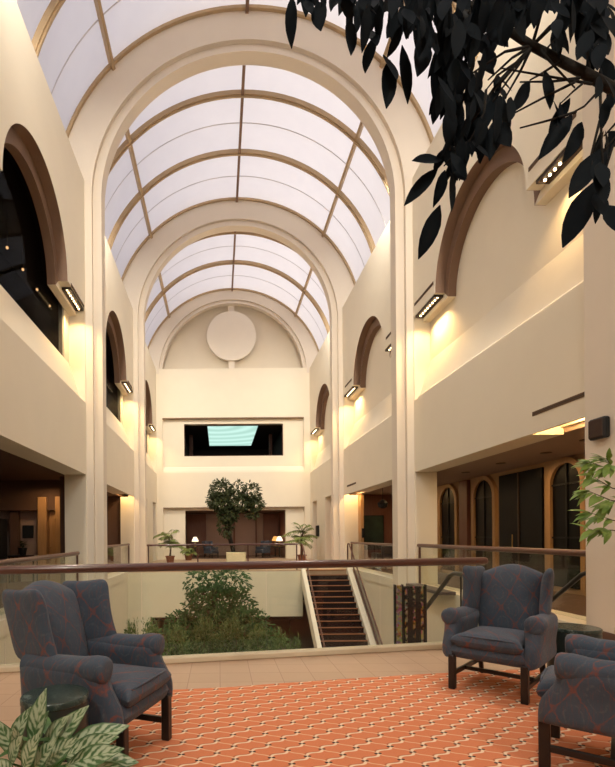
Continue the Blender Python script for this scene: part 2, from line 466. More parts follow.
# ------------------------------------------------------------------ the building's numbers
XL, XR = -3.64, 5.41
XC, HALF = (XL + XR) / 2, (XR - XL) / 2
ZTOP, ZC, RO = 11.2, 10.75, 5.36
ZV = 10.59
SPRS = {'left': 7.62, 'right': 7.36}
P1, P2, PE = 13.25, 20.74, 28.3
PT = .48
P0R = 6.5
GROUND = -4.0
BAYS = [(P0R, P1, 10.15), (P1 + PT, P2, 17.4), (P2 + PT, PE, 24.85)]
SILL, SPR, HEAD = 5.06, 7.36, 3.09
WARM = (1., .63, .27)

COFFERS = {('right', 0): (6.4, 8.35), ('right', 1): (19.3, 20.8), ('left', 1): (19.3, 20.8)}
def side_pt(side, y, w, z):
    return Vector((XR + w, y, z)) if side == 'right' else Vector((XL - w, y, z))

def sbox(mb, side, y0, y1, w0, w1, z0, z1):
    if side == 'right': mb.box(XR + w0, XR + w1, y0, y1, z0, z1)
    else: mb.box(XL - w1, XL - w0, y0, y1, z0, z1)

def arch_plate(mb, side, y0, y1, yc, r, zs, zt, w0, w1, n=40):
    """plate with a half-round notch cut up from its lower edge"""
    lo = [(y0, zs), (yc - r, zs)] + [(yc - r * math.cos(PI * i / n), zs + r * math.sin(PI * i / n)) for i in range(1, n)] + [(yc + r, zs), (y1, zs)]
    k = len(lo); vs = []
    for w in (w0, w1):
        vs += [side_pt(side, y, w, z) for y, z in lo] + [side_pt(side, y, w, zt) for y, z in lo]
    fs = []
    for i in range(k - 1):
        fs.append((i, i + 1, k + i + 1, k + i)); fs.append((2 * k + i, 3 * k + i, 3 * k + i + 1, 2 * k + i + 1))
        fs.append((i, 2 * k + i, 2 * k + i + 1, i + 1)); fs.append((k + i, k + i + 1, 3 * k + i + 1, 3 * k + i))
    fs += [(0, k, 3 * k, 2 * k), (k - 1, 3 * k - 1, 4 * k - 1, 2 * k - 1)]
    mb.add(vs, fs)

# ------------------------------------------------------------------ side walls
for side in ('left', 'right'):
    for bi, (y0, y1, yc) in enumerate(BAYS):
        ya, yb = y0 - .02, y1 + .02
        SPR = SPRS[side]
        if side == 'left' and bi == 0: yc = 9.95
        b = MB()
        arch_plate(b, side, ya, yb, yc, 1.77, SPR, ZTOP, 0, .25)
        arch_plate(b, side, ya, yb, yc, 1.62, SPR - .16, 9.6, .25, .45)
        sbox(b, side, ya, yb, .25, .9, 9.6, ZTOP)
        # spandrel band over the gallery openings and its steep sill
        cof = COFFERS.get((side, bi))
        if cof:
            sbox(b, side, ya, yb, 0, .6, HEAD + .42, SILL); sbox(b, side, ya, yb, 0, .05, HEAD, HEAD + .42); sbox(b, side, ya, yb, .55, .6, HEAD + .12, HEAD + .42)
            if cof[0] > ya: sbox(b, side, ya, cof[0], .05, .6, HEAD, HEAD + .42)
            if cof[1] < yb: sbox(b, side, cof[1], yb, .05, .6, HEAD, HEAD + .42)
        else: sbox(b, side, ya, yb, 0, .6, HEAD if bi < 2 else 3.3, SILL)
        for (wa, za, wb, zb) in ((.10, SILL, .10, SILL + .10), (.10, SILL + .10, .16, SILL + .16), (.16, SILL + .16, .45, 6.15)):
            q = [side_pt(side, ya, wa, za), side_pt(side, yb, wa, za), side_pt(side, yb, wb, zb), side_pt(side, ya, wb, zb)]
            b.add(q, [(0, 1, 2, 3)])
        sbox(b, side, yb - .05, yb + .3, .005, .6, SILL, 9.6); sbox(b, side, ya - .3, ya + .02, .02, .6, SILL, 9.6)
        if side == 'right': sbox(b, side, ya, yb, .45, .6, SILL, 9.6)
        else:
            sbox(b, side, ya, ya + .45, .45, .6, SILL, 9.6); sbox(b, side, yb - .45, yb, .45, .6, SILL, 9.6)
            sbox(b, side, ya, yb, .45, .6, SILL, 6.15)
        # below the gallery floor
        sbox(b, side, ya, yb, .0, .2, GROUND, -.28)
        sbox(b, side, ya, yb, -.03, .6, -.28, 0.)
        if bi == 2:
            for (ka, kb) in ((ya, 22.5), (24.4, 26.5), (27.7, yb)): sbox(b, side, ka, kb, 0, .35, 0, 3.3)
        else:
            sbox(b, side, yb - .06, yb + .3, 0, .6, 0, HEAD); sbox(b, side, ya - .3, ya + .02, 0, .6, 0, HEAD)
        struct(b.obj('wall_' + side, M['plaster']))
        reveal = MB(); nn = 40  # thin sheets that put painted shade on the reveals
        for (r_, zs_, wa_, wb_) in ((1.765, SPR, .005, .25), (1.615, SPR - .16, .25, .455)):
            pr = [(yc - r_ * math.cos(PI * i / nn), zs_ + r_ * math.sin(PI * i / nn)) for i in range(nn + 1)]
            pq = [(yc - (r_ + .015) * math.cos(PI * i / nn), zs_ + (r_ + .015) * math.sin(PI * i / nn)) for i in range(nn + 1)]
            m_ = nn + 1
            reveal.add([side_pt(side, y, w_, z) for w_ in (wa_, wb_) for y, z in pr] + [side_pt(side, y, wa_ if wa_ > .1 else .03, z) for y, z in pq], [(i, i + 1, m_ + i + 1, m_ + i) for i in range(nn)] + [(i, i + 1, 2 * m_ + i + 1, 2 * m_ + i) for i in range(nn)])
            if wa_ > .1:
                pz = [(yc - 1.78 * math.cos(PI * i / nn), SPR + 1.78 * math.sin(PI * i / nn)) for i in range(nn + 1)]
                reveal.add([side_pt(side, y, .246, z) for y, z in pr] + [side_pt(side, y, .246, z) for y, z in pz], [(i, i + 1, m_ + i + 1, m_ + i) for i in range(nn)])
        struct(reveal.obj('trim_%d' % (32 + bi + (3 if side == 'left' else 0)), M['reveal_shade'], smooth=True, angle=30))
        if side == 'left':
            g = MB(); sbox(g, side, ya + .45, yb - .45, .50, .515, 6.15, 9.6); struct(g.obj('window_%d' % (bi + 1), M['pane']))
    # the bay around the viewer
    b = MB(); sbox(b, side, -4., P0R - .4, 0, .6, -.3, ZTOP); sbox(b, side, -4., P0R, .0, .6, GROUND, -.3); struct(b.obj('wall_' + side, M['plaster']))

# piers and transverse arches
def rib(yf, thick=PT, front=-1):
    """stepped transverse arch, its profile in (radius, y)"""
    prof = [(5.5, yf), (4.33, yf), (4.33, yf + .13), (4.22, yf + .13), (4.22, yf + .08), (4.08, yf + .08), (4.08, yf + thick), (5.5, yf + thick)]
    n = 72; b = MB(); vs = []
    for i in range(n + 1):
        a = PI * i / n
        vs += [(XC - r * math.cos(a), y, ZC + r * math.sin(a)) for r, y in prof]
    k = len(prof)
    fs = [(i * k + j, i * k + (j + 1) % k, (i + 1) * k + (j + 1) % k, (i + 1) * k + j) for i in range(n) for j in range(k)]
    fs += [tuple(range(k)), tuple(n * k + j for j in range(k))]
    b.add(vs, fs); return b
def pier(sx, yf, thick=PT):
    prof = [(4.62, yf), (4.33, yf), (4.33, yf + .13), (4.22, yf + .13), (4.22, yf + .08), (4.08, yf + .08), (4.08, yf + thick), (4.62, yf + thick)]
    b = MB(); k = len(prof)
    vs = [(XC + sx * r, y, z) for z in (GROUND, ZC) for r, y in prof]
    b.add(vs, [(j, (j + 1) % k, k + (j + 1) % k, k + j) for j in range(k)] + [tuple(range(k)), tuple(range(k, 2 * k))]); return b
ti = 1
for yf, th in ((P0R - .6, .6), (P1, PT), (P2, PT)):
    struct(rib(yf, th).obj('trim_%d' % ti, M['rib'], smooth=True, angle=25)); ti += 1
    for sx in (-1, 1):
        struct(pier(sx, yf, th).obj('trim_%d' % ti, M['rib'])); ti += 1
# dark base of the near pier on the viewer's floor
b = MB(); b.box(XC + 4.05, XC + 4.33, P0R - .63, P0R + .02, 0, .10); b.box(XC + 4.3, XC + 4.53, P0R - .63, P0R - .6, 0, .10); struct(b.obj('baseboard_right', M['brownwall']))

# ------------------------------------------------------------------ vault skylights
def vault(y0, y1, rings, n=48):
    a0 = math.radians(3)
    def arc(r, y): return [(XC - r * math.cos(a0 + (PI - 2 * a0) * i / n), y, ZV + r * math.sin(a0 + (PI - 2 * a0) * i / n)) for i in range(n + 1)]
    b = MB(); v = arc(RO, y0) + arc(RO, y1); m = n + 1
    b.add(v, [(i, i + 1, m + i + 1, m + i) for i in range(n)])
    w = struct(b.obj('window_%d' % (vault.k), M['frost'], smooth=True)); vault.k += 1
    def ringbar(y, wy, r0, r1, name, mat):
        q = MB(); vs = arc(r0, y - wy / 2) + arc(r1, y - wy / 2) + arc(r1, y + wy / 2) + arc(r0, y + wy / 2)
        q.add(vs, [(a * m + i, a * m + i + 1, ((a + 1) % 4) * m + i + 1, ((a + 1) % 4) * m + i) for a in range(4) for i in range(n)])
        q.obj(name, mat, w, smooth=True, angle=30)
    ys = [y0] + list(rings) + [y1]
    for y in rings: ringbar(y, .13, RO - .16, RO - .01, 'ring_bar', M['ring']); ringbar(y, .05, RO - .21, RO - .15, 'ring_bead', M['ring'])
    ringbar(y0 + .05, .07, RO - .07, RO - .01, 'edge_bar', M['ring']); ringbar(y1 - .05, .09, RO - .09, RO - .01, 'edge_bar', M['ring'])
    for i in range(len(ys) - 1): ringbar((ys[i] + ys[i + 1]) / 2, .03, RO - .02, RO - .008, 'seam', M['seam'])
    for deg in (45, 90, 135):
        a = math.radians(deg); q = MB()
        c = Vector((XC + (RO - .09) * math.cos(a), 0, ZV + (RO - .09) * math.sin(a)))
        R = Matrix.Translation(c) @ Matrix.Rotation(-(a - PI / 2), 4, 'Y')
        q.box(-.045, .045, y0, y1, -.08, .08, R); q.obj('long_bar', M['mull'] if deg == 90 else M['ring'], w)
vault.k = 4
vault(P1 + PT, P2, (15.73, 18.13)); vault(P2 + PT, PE, (22.85, 25.4, )); vault(P0R, P1, (8.38, 10.82)); vault(-4., P0R - .6, (-1., 2.5))

# flat roofs beside the vault and the outside walls that close the wings
for sx, xw in ((-1, XL), (1, XR)):
    b = MB(); xo = xw + sx * 4.5
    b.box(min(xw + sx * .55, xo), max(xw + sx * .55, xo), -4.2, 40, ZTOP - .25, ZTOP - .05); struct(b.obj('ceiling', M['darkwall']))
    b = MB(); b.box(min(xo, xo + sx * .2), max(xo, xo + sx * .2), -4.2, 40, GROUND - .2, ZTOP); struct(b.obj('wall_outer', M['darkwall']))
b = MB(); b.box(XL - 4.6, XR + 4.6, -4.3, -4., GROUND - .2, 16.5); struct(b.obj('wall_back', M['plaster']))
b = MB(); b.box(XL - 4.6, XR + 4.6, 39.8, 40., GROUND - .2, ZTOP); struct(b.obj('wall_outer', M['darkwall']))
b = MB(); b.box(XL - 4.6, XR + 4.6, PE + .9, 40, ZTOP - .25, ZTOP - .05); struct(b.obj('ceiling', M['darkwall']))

# ------------------------------------------------------------------ end wall
def ring_plate(mb, y0, y1, holes, x0, x1, z0, z1):
    """solid wall slab with rectangular holes, from grid cells"""
    xs = sorted({x0, x1, *[h[0] for h in holes], *[h[1] for h in holes]}); zs = sorted({z0, z1, *[h[2] for h in holes], *[h[3] for h in holes]})
    for i in range(len(xs) - 1):
        for j in range(len(zs) - 1):
            cx, cz = (xs[i] + xs[i + 1]) / 2, (zs[j] + zs[j + 1]) / 2
            if not any(h[0] < cx < h[1] and h[2] < cz < h[3] for h in holes): mb.box(xs[i], xs[i + 1], y0, y1, zs[j], zs[j + 1])
RX0, RX1 = -3.28, 5.06
b = MB()
ring_plate(b, PE, PE + .22, [(RX0, RX1, 5.12, 8.34), (RX0, RX1, 0, 3.06)], XL, XR, 0, 11.25)
ring_plate(b, PE + .22, PE + .62, [(-2.03, 3.86, 6.12, 8.03), (-2.0, 3.98, 0, 2.90)], XL, XR, 0, 11.25)
for (z, d) in ((8.32, .0),): pass
struct(b.obj('wall_end', M['plaster']))
b = MB(); b.add([(x, y, z) for x in (RX0, RX1) for y, z in ((PE + .02, 5.12), (PE + .05, 5.24), (PE + .17, 5.44), (PE + .22, 5.48), (PE + .24, 5.1))], [(0, 1, 2, 3, 4), (5, 6, 7, 8, 9)] + [(i, (i + 1) % 5, 5 + (i + 1) % 5, 5 + i) for i in range(5)]); struct(b.obj('trim_20', M['plaster']))
b = MB(); b.box(RX0, RX1, PE + .0, PE + .215, 8.30, 8.36); b.box(RX0, RX1, PE + .0, PE + .215, 3.02, 3.07); struct(b.obj('trim_21', M['trimdark']))
b = MB()      # slim frame of the upper window
for q in ((-2.03, -1.99, 6.12, 8.03), (3.82, 3.86, 6.12, 8.03), (-2.03, 3.86, 8.0, 8.03), (-2.03, 3.86, 6.12, 6.16)): b.box(q[0], q[1], PE + .3, PE + .4, q[2], q[3])
struct(b.obj('trim_22', M['brownwall']))
# lunette above: half-round moulding, recessed field, bar and disc
prof = [(5.5, PE - .012), (4.36, PE - .012), (4.36, PE + .1), (4.26, PE + .1), (4.26, PE + .04), (4.16, PE + .04), (4.16, PE + .35), (5.5, PE + .35)]
b = MB(); n = 64; vs = []
for i in range(n + 1):
    a = PI * i / n; vs += [(XC - r * math.cos(a), y, ZC + .2 + r * math.sin(a)) for r, y in prof]
k = len(prof); b.add(vs, [(i * k + j, i * k + (j + 1) % k, (i + 1) * k + (j + 1) % k, (i + 1) * k + j) for i in range(n) for j in range(k)] + [tuple(range(k)), tuple(n * k + j for j in range(k))])
struct(b.obj('trim_23', M['rib'], smooth=True, angle=25))
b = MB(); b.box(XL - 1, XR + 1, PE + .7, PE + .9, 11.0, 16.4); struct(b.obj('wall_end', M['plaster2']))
b = MB(); b.box(XL - 1, XL + .06, PE + .01, PE + .5, 9.4, 11.7); b.box(XR - .06, XR + 1, PE + .01, PE + .5, 9.4, 11.7); struct(b.obj('wall_end', M['plaster']))
t = thing('wall_medallion', 'plain cream disc mounted on an upright bar in the half-round end wall', 'wall ornament', (XC - .05, PE + .35, 13.25))
b = MB(); nd = 64; R = 1.46
b.add([(R * math.cos(2 * PI * i / nd), y, R * math.sin(2 * PI * i / nd)) for y in (0., -.16) for i in range(nd)],
      [(i, (i + 1) % nd, nd + (i + 1) % nd, nd + i) for i in range(nd)] + [tuple(range(nd)), tuple(range(nd, 2 * nd))])
b.obj('disc', M['disc'], t)
b = MB(); b.box(-.18, .18, 0., .34, -2.05, 2.0); b.obj('bar', M['disc'], t)

# rooms behind the end wall
b = MB()
b.box(-2.6, -2.3, PE + .62, 34, 0, 3.2); b.box(4.2, 4.5, PE + .62, 34, 0, 3.2); struct(b.obj('wall_side', M['redwood']))
b = MB(); b.box(-2.6, 4.5, 33.6, 33.9, 0, 3.2); struct(b.obj('wall_end', M['rosewall']))
b = MB(); b.box(-2.6, 4.5, PE + .62, 34, 2.94, 3.2); struct(b.obj('ceiling', M['brownwall']))
for (xa, xb) in ((-2.25, -.9), (1.0, 1.12), (2.55, 2.63), (3.1, 4.15)):
    b = MB(); b.box(xa, xb, 33.45, 33.6, 0, 2.9); struct(b.obj('trim_24', M['redwood']))
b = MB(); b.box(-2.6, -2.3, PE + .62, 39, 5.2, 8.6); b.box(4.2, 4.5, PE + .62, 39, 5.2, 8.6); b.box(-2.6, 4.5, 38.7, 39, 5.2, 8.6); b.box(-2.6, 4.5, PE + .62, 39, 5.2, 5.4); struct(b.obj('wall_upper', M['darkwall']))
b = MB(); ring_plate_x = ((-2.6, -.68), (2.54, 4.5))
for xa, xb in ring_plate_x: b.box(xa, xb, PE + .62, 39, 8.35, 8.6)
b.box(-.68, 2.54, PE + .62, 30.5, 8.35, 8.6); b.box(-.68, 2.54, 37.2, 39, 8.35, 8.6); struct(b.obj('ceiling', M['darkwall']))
b = MB(); b.box(-.68, 2.54, 0, 6.7, 0, .05); o = b.obj('window_8', M['teal'], loc=(0, 30.5, 8.36)); struct(o)
for xa, xb in ((-2.0, -1.75), (3.5, 3.7)):
    b = MB(); b.box(xa, xb, 33., 33.2, 5.4, 8.4); struct(b.obj('trim_25', M['redwood']))

# ------------------------------------------------------------------ floors
GAL0 = 19.05
b = MB(); b.box(XL, 3.36, GAL0, 34, -.28, 0); b.box(3.36, XR, GAL0 + .02, 34, -.28, 0); struct(b.obj('floor', M['tile']))
b = MB(); b.box(-2.3, 4.2, PE + .62, 33.6, 0, .012); struct(b.obj('floor', M['brownwall']))
b = MB(); b.box(XL, 3.30, GAL0 - .02, GAL0 + .25, -1.84, -.05); struct(b.obj('wall_gallery', M['beige']))
b = MB(); b.box(XL, 3.30, GAL0 + .25, 33, -2.0, -1.84); struct(b.obj('ceiling', M['darkwall']))
b = MB(); b.box(-2.75, 3.5, 24, 24.2, GROUND, -1.9); struct(b.obj('wall_undercroft', M['brownwall']))
b = MB(); b.box(XL - .2, -2.75, GAL0 - .02, 24, GROUND, -1.84); struct(b.obj('wall_undercroft', M['beige']))
b = MB(); b.box(XL - 4.6, XR + 4.6, -4.2, 40, GROUND - .2, GROUND); struct(b.obj('floor', M['gtile']))
for side in ('left', 'right'):
    b = MB(); sbox(b, side, P0R - 1., 34, .6, 4.5, -.28, 0.); sbox(b, side, -4, P0R, -.02, .7, -.28, -.01); struct(b.obj('floor', M['brownwall']))
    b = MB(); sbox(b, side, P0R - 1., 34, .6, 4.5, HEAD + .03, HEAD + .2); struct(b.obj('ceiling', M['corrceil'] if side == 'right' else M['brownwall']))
# our balcony, its front edge a little askew to the hall
EA, EB = Vector((-3.66, 4.70, 0)), Vector((3.28, 5.945, 0))
b = MB()
poly = [(XL, -4), (XR, -4), (XR, 6.42), (3.28, 6.42), (EB.x, EB.y), (EA.x, EA.y)]
n = len(poly); b.add([(x, y, z) for z in (-.35, 0) for x, y in poly], [tuple(range(n)), tuple(range(n, 2 * n))] + [(i, (i + 1) % n, n + (i + 1) % n, n + i) for i in range(n)])
struct(b.obj('floor', M['tile']))
# the fitted carpet
cp = [(-.55, -1.), (4.6, -1.), (4.6, 3.9), (3.9, 4.75), (2.9, 4.80)] + [(2.6 - i * .28, 4.755 - (i * .28) * .135 - .0045 * i * i * .28) for i in range(10)] + [(-.42, 4.25), (-.75, 3.9), (-.9, 3.4), (-.9, 2.)]
b = MB(); n = len(cp); b.add([(x, y, z) for z in (.0, .012) for x, y in cp], [tuple(range(n)), tuple(range(n, 2 * n))] + [(i, (i + 1) % n, n + (i + 1) % n, n + i) for i in range(n)])
tag(b.obj('carpet', M['carpet']), 'orange carpet with a cream lattice and dark knots under the armchairs', 'carpet')

# ------------------------------------------------------------------ balustrades
def balustrade(a, bb, label, group, zr=1.05, r=.042, mat='rail', posts=(), base=None, name='balustrade', glass=(.07, -.06), ends=True):
    a, bb = Vector(a), Vector(bb); L = (bb - a).length; ang = math.atan2((bb - a).y, (bb - a).x)
    t = thing(name, label, 'railing', a, ang, group)
    q = MB(); k = 14; pts = [(0, 0, zr - r)] + [(L * i / k, 0, zr - r) for i in range(1, k)] + [(L, 0, zr - r)]
    q.tube(pts, r, 16)
    if ends: q.ball((0, 0, zr - r), r, 16, 8); q.ball((L, 0, zr - r), r * 1.0, 16, 8)
    q.obj('handrail', M[mat], t, smooth=True, angle=60)
    n = max(1, round(L / 1.5))
    for i in range(n):
        q = MB(); q.box(L * i / n + .006, L * (i + 1) / n - .006, -.006, .006, glass[0], zr - 2 * r - glass[1] * 0); q.obj('glass_panel', M['glass'], t)
    for p in posts:
        q = MB(); q.bbox(p - .025, p + .025, -.025, .025, 0, zr - r, .004); q.obj('post', M[mat], t)
    if base:
        q = MB(); q.bbox(0, L, -.06, .06, 0, base, .01); q.obj('curb', M['curb'], t)
    return t
balustrade(EA + Vector((.1, -.03, 0)), EB + Vector((-.03, -.06, 0)), 'glass balustrade with a thick red-brown round handrail along the carpeted balcony', None, 1.085, .046, 'rail', (), .065, glass=(.065, 0))
balustrade((XR + .04, P1 - .15, 0), (XR + .04, P0R + .05, 0), 'brown railed glass balustrade before the arched windows', 'gallery balustrades', 1.12, .05, 'rail2', (.05,))
balustrade((XL - .04, P1 - .75, 0), (XL - .04, P0R + .05, 0), 'glass balustrade before the tan wooden door and dark screens', 'gallery balustrades', 1.0, .05, 'rail2', (.05,))
balustrade((XR + .30, P2 - .05, 0), (XR + .30, P1 + PT, 0), 'glass balustrade before the dark green picture', 'gallery balustrades', 1.08, .045, 'rail2', (.03,))
balustrade((XL - .25, P2 - .05, 0), (XL - .25, P1 + PT, 0), 'short glass balustrade under the bright soffit of the narrow opening', 'gallery balustrades', 1.08, .045, 'rail2', (.03,))
balustrade((-2.85, GAL0 + .08, 0), (3.12, GAL0 + .08, 0), 'glass balustrade along the far gallery before the lamps and tree', 'gallery balustrades', 1.06, .038, 'rail', (0.03, 2., 4., 5.94))
b = MB(); b.bbox(XR - .40, XR - .035, 10.9, 12.9, -.02, .06, .01); tag(b.obj('stone_ledge', M['stone']), 'dark stone ledge on the slab edge below the railing', 'ledge')

# ------------------------------------------------------------------ staircases
def stair_handrail(t, pts, r=.035, mat='rail2', name='handrail'):
    q = MB(); q.tube(pts, r, 10); q.obj(name, M[mat], t, smooth=True, angle=60)
t = thing('staircase', 'dark carpeted staircase with orange nosings between white stringers', 'stairs', (0, 0, 0))
RISE, RUN = .186, .225
ns = 20; sx0, sx1 = 3.40, 5.04
for i in range(ns):
    z1 = -RISE * (i + 1); yb_ = GAL0 - RUN * i; ya_ = yb_ - RUN
    q = MB(); q.box(sx0, sx1, ya_, yb_ + .03, z1 - .3, z1); s = q.obj('step', M['tread'], t)
    q = MB(); q.bbox(sx0, sx1, ya_ - .012, ya_ + .014, z1 - .022, z1 + .006, .004); q.obj('nosing', M['nosing'], s)
q = MB(); q.bbox(sx0, sx1, GAL0 - .012, GAL0 + .03, -.035, .008, .004); q.obj('nosing', M['nosing'], t)
for xa, xb in ((sx0 - .16, sx0), (sx1, sx1 + .2)):
    q = MB(); y2 = GAL0 - RUN * ns; z2 = -RISE * ns
    side2 = [(GAL0 + .02, .16), (y2, z2 + .16), (y2, z2 - .3), (GAL0 + .02, -.5)]
    q.add([(x, y, z) for x in (xa, xb) for y, z in side2], [(0, 1, 2, 3), (4, 5, 6, 7), (0, 1, 5, 4), (1, 2, 6, 5), (2, 3, 7, 6), (3, 0, 4, 7)]); q.obj('stringer', M['white'], t)
def dn(y, z0): return z0 + (y - GAL0) * RISE / RUN
q = MB(); q.tube([(sx1 + .28, GAL0 + .02, .12), (sx1 + .28, GAL0 - RUN * ns, dn(GAL0 - RUN * ns, .12))], .03, 8); q.obj('wall_strip', M['rail2'], t)
for xh in (sx0 - .08, sx1 + .13):
    stair_handrail(t, [(xh, GAL0 + .28, .0), (xh, GAL0 + .26, .95), (xh, GAL0 + .2, 1.02), (xh, GAL0 + .05, 1.02), (xh, GAL0 - .02, .98), (xh, GAL0 - 4.4, dn(GAL0 - 4.4, .98))], .028)
# the stair down from our balcony beside the wall
t = thing('staircase', 'railed stair going down beyond the balcony behind the armchairs', 'stairs', (0, 0, 0))
for i in range(22):
    z1 = -.18 * (i + 1); q = MB(); q.box(3.42, 5.1, 6.42 + .25 * i, 6.42 + .25 * (i + 1) + .02, z1 - .25, z1); q.obj('step', M['tread'], t)
for xa in (3.30, 5.10):
    q = MB(); ss = [(6.42, .02), (6.42 + 5.5, -3.94), (6.42 + 5.5, -4.0 - .2), (6.42, -.45)]
    q.add([(x, y, z) for x in (xa, xa + .12) for y, z in ss], [(0, 1, 2, 3), (4, 5, 6, 7), (0, 1, 5, 4), (1, 2, 6, 5), (2, 3, 7, 6), (3, 0, 4, 7)]); q.obj('stringer', M['curb'], t)
for xh in (3.25, 5.10):
    stair_handrail(t, [(xh + (.0), 6.3, .0), (xh, 6.3, .80), (xh, 6.34, .83), (xh, 6.62, .83), (xh, 6.75, .79), (xh, 11.5, .79 - 4.75 * .72)], .032, 'legwood')
    for yy, zt in ((6.62, .82),):
        q = MB(); q.tube([(xh + .08, yy, zt - .95 if yy > 6.7 else -.1), (xh + .08, yy, zt)], .012, 6); q.obj('baluster', M['black'], t)

# ------------------------------------------------------------------ gallery behind the first wide opening (arched windows)
XB = 8.0
b = MB(); b.box(XB, XB + .3, P0R - 2, 34, 0, HEAD + .1); struct(b.obj('wall_corridor', M['tanwall']))
def arched_window(k, ya, yb, zt, z0=.12):
    r = (yb - ya) / 2; yc = (ya + yb) / 2; zs = zt - r; nn = 20
    arc = [(ya, z0)] + [(yc - r * math.cos(PI * i / nn), zs + r * math.sin(PI * i / nn)) for i in range(nn + 1)] + [(yb, z0)]
    q = MB(); q.add([(XB - .03, y, z) for y, z in arc], [tuple(range(len(arc)))]); w = struct(q.obj('window_%d' % k, M['blackglass']))
    q = MB()
    def off(d): return [(ya - d, z0 - d)] + [(yc - (r + d) * math.cos(PI * i / nn), zs + (r + d) * math.sin(PI * i / nn)) for i in range(nn + 1)] + [(yb + d, z0 - d)]
    A, B = off(0), off(.13); m_ = len(A)
    q.add([(XB - .10, y, z) for y, z in A] + [(XB - .10, y, z) for y, z in B] + [(XB - .0, y, z) for y, z in A] + [(XB - .0, y, z) for y, z in B],
          [f for i in range(m_ - 1) for f in ((i, i + 1, m_ + i + 1, m_ + i), (i, 2 * m_ + i, 2 * m_ + i + 1, i + 1), (m_ + i, m_ + i + 1, 3 * m_ + i + 1, 3 * m_ + i))])
    q.obj('frame', M['tan'], w)
    q = MB(); q.box(XB - .06, XB - .035, yc - .02, yc + .02, z0, zt); q.box(XB - .06, XB - .035, ya, yb, zs - .02, zs + .02); q.box(XB - .06, XB - .035, ya, yb, 1.25, 1.29); q.obj('muntin', M['black'], w)
arched_window(9, 16.1, 17.15, 2.98); arched_window(10, 13.88, 14.9, 2.98); arched_window(11, 10.5, 11.45, 2.98); b = MB(); b.box(XB - .05, XB, P0R - 2, 10.2, 0, .95); struct(b.obj('baseboard_gallery', M['redwood']))
q = MB(); q.box(XB - .06, XB, 11.8, 13.6, 0, 3.0); w = struct(q.obj('door_1', M['blackglass'])); q = MB(); q.box(XB - .09, XB - .06, 12.68, 12.72, 0, 3.); q.obj('door_edge', M['housing'], w)
q = MB(); q.tube([(XB - .12, 12.9, 1.0), (XB - .12, 12.9, 1.35)], .015, 6); q.obj('door_handle', M['brass'], w)
b = MB(); b.box(XB - .12, XB, 15.25, 15.75, 0, HEAD); struct(b.obj('trim_26', M['redwood']))
b = MB(); b.box(XR + .6, XB, 21.0, 21.2, 0, HEAD + .1); struct(b.obj('wall_cross', M['redwood']))
b = MB(); b.box(XR + .6, XR + .72, 20.3, 21.0, 0, HEAD); struct(b.obj('trim_27', M['tan']))
b = MB(); b.bbox(6.32, 7.2, 20.93, 20.99, .72, 2.22, .01); t = tag(b.obj('wall_picture', M['black']), 'dark green picture on the red-brown wall beyond the gallery', 'picture')
b = MB(); b.box(6.36, 7.16, 20.92, 20.94, .76, 2.18); b.obj('canvas', M['greenart'], t)
b = MB(); b.bbox(XR + .62, XR + .72, 20.22, 20.29, 1.25, 1.65, .008); tag(b.obj('wall_phone', M['black']), 'small black wall phone on the wooden jamb beside the green picture', 'phone')
t = thing('hanging_lantern', 'dark hanging lantern inside the opening with the green picture', 'lantern', (6.15, 18.0, 2.35))
q = MB(); q.tube([(0, 0, .3), (0, 0, .77)], .012, 6); q.obj('rod', M['black'], t)
q = MB(); q.lathe([(.05, .0), (.16, .05), (.2, .2), (.1, .3), (.02, .34)], 8); q.obj('cage', M['black'], t)
t = thing('sofa', 'dark navy sofa seen through the glass below the green picture', 'sofa', (7.05, 19.4, 0))
q = MB(); q.bbox(-.6, .6, -.4, .4, .1, .45, .05); q.obj('seat', M['monitor'], t)
q = MB(); q.bbox(-.6, .6, -.45, -.25, .3, .95, .06); q.obj('backrest', M['monitor'], t)
for s in (-1, 1):
    q = MB(); q.bbox(s * .7 - .1, s * .7 + .1, -.45, .4, 0, .65, .05); q.obj('arm', M['monitor'], t)

# third-bay doors
for side in ('left', 'right'):
    for kk, (ka, kb) in enumerate(((22.5, 24.4), (26.5, 27.7))):
        q = MB(); sbox(q, side, ka - .02, kb + .02, .35, .42, 0, 3.3); w = struct(q.obj('door_%d' % (2 + kk + (2 if side == 'left' else 0)), M['tanwall'] if side == 'right' else M['brownwall']))
        q = MB(); sbox(q, side, (ka + kb) / 2 + .3, (ka + kb) / 2 + .34, .30, .345, .95, 1.25); q.obj('door_handle', M['brass'], w)

# ------------------------------------------------------------------ room behind the first opening on the other wall
b = MB(); b.box(-8.1, XL - .6, 15.0, 15.2, 0, HEAD + .1); struct(b.obj('wall_room', M['rosewall']))
b = MB(); b.box(-8.1, XL - .6, 14.7, 15.0, 2.2, HEAD + .05); b.box(-6.45, -6.2, 14.8, 15, 0, 2.3); struct(b.obj('trim_28', M['brownwall']))
b = MB(); b.box(-8.1, -7.9, P0R - 1, 15, 0, HEAD + .1); struct(b.obj('wall_room', M['brownwall']))
b = MB(); b.bbox(-5.52, -5.25, 14.6, 14.98, 0, 2.6, .01); b.bbox(-4.95, -4.6, 14.5, 14.98, 0, 2.6, .01); struct(b.obj('trim_29', M['tan']))
b = MB(); b.bbox(-5.25, -4.95, 14.85, 14.98, 0, 2.55, .01); w = struct(b.obj('door_6', M['tan']))
b = MB(); b.ball((-5.2, 14.82, 1.05), .03); b.obj('door_handle', M['brass'], w)
b = MB(); b.box(-4.5, -4.36, 13.6, 13.72, 0, HEAD); struct(b.obj('trim_30', M['brownwall']))
t = thing('display_cabinet', 'tall dark cabinet with a black screen in the shadowy side room', 'cabinet', (-7.0, 14.5, 0))
q = MB(); q.bbox(-.62, .5, -.25, .25, 0, 1.95, .02); q.obj('body', M['monitor'], t)
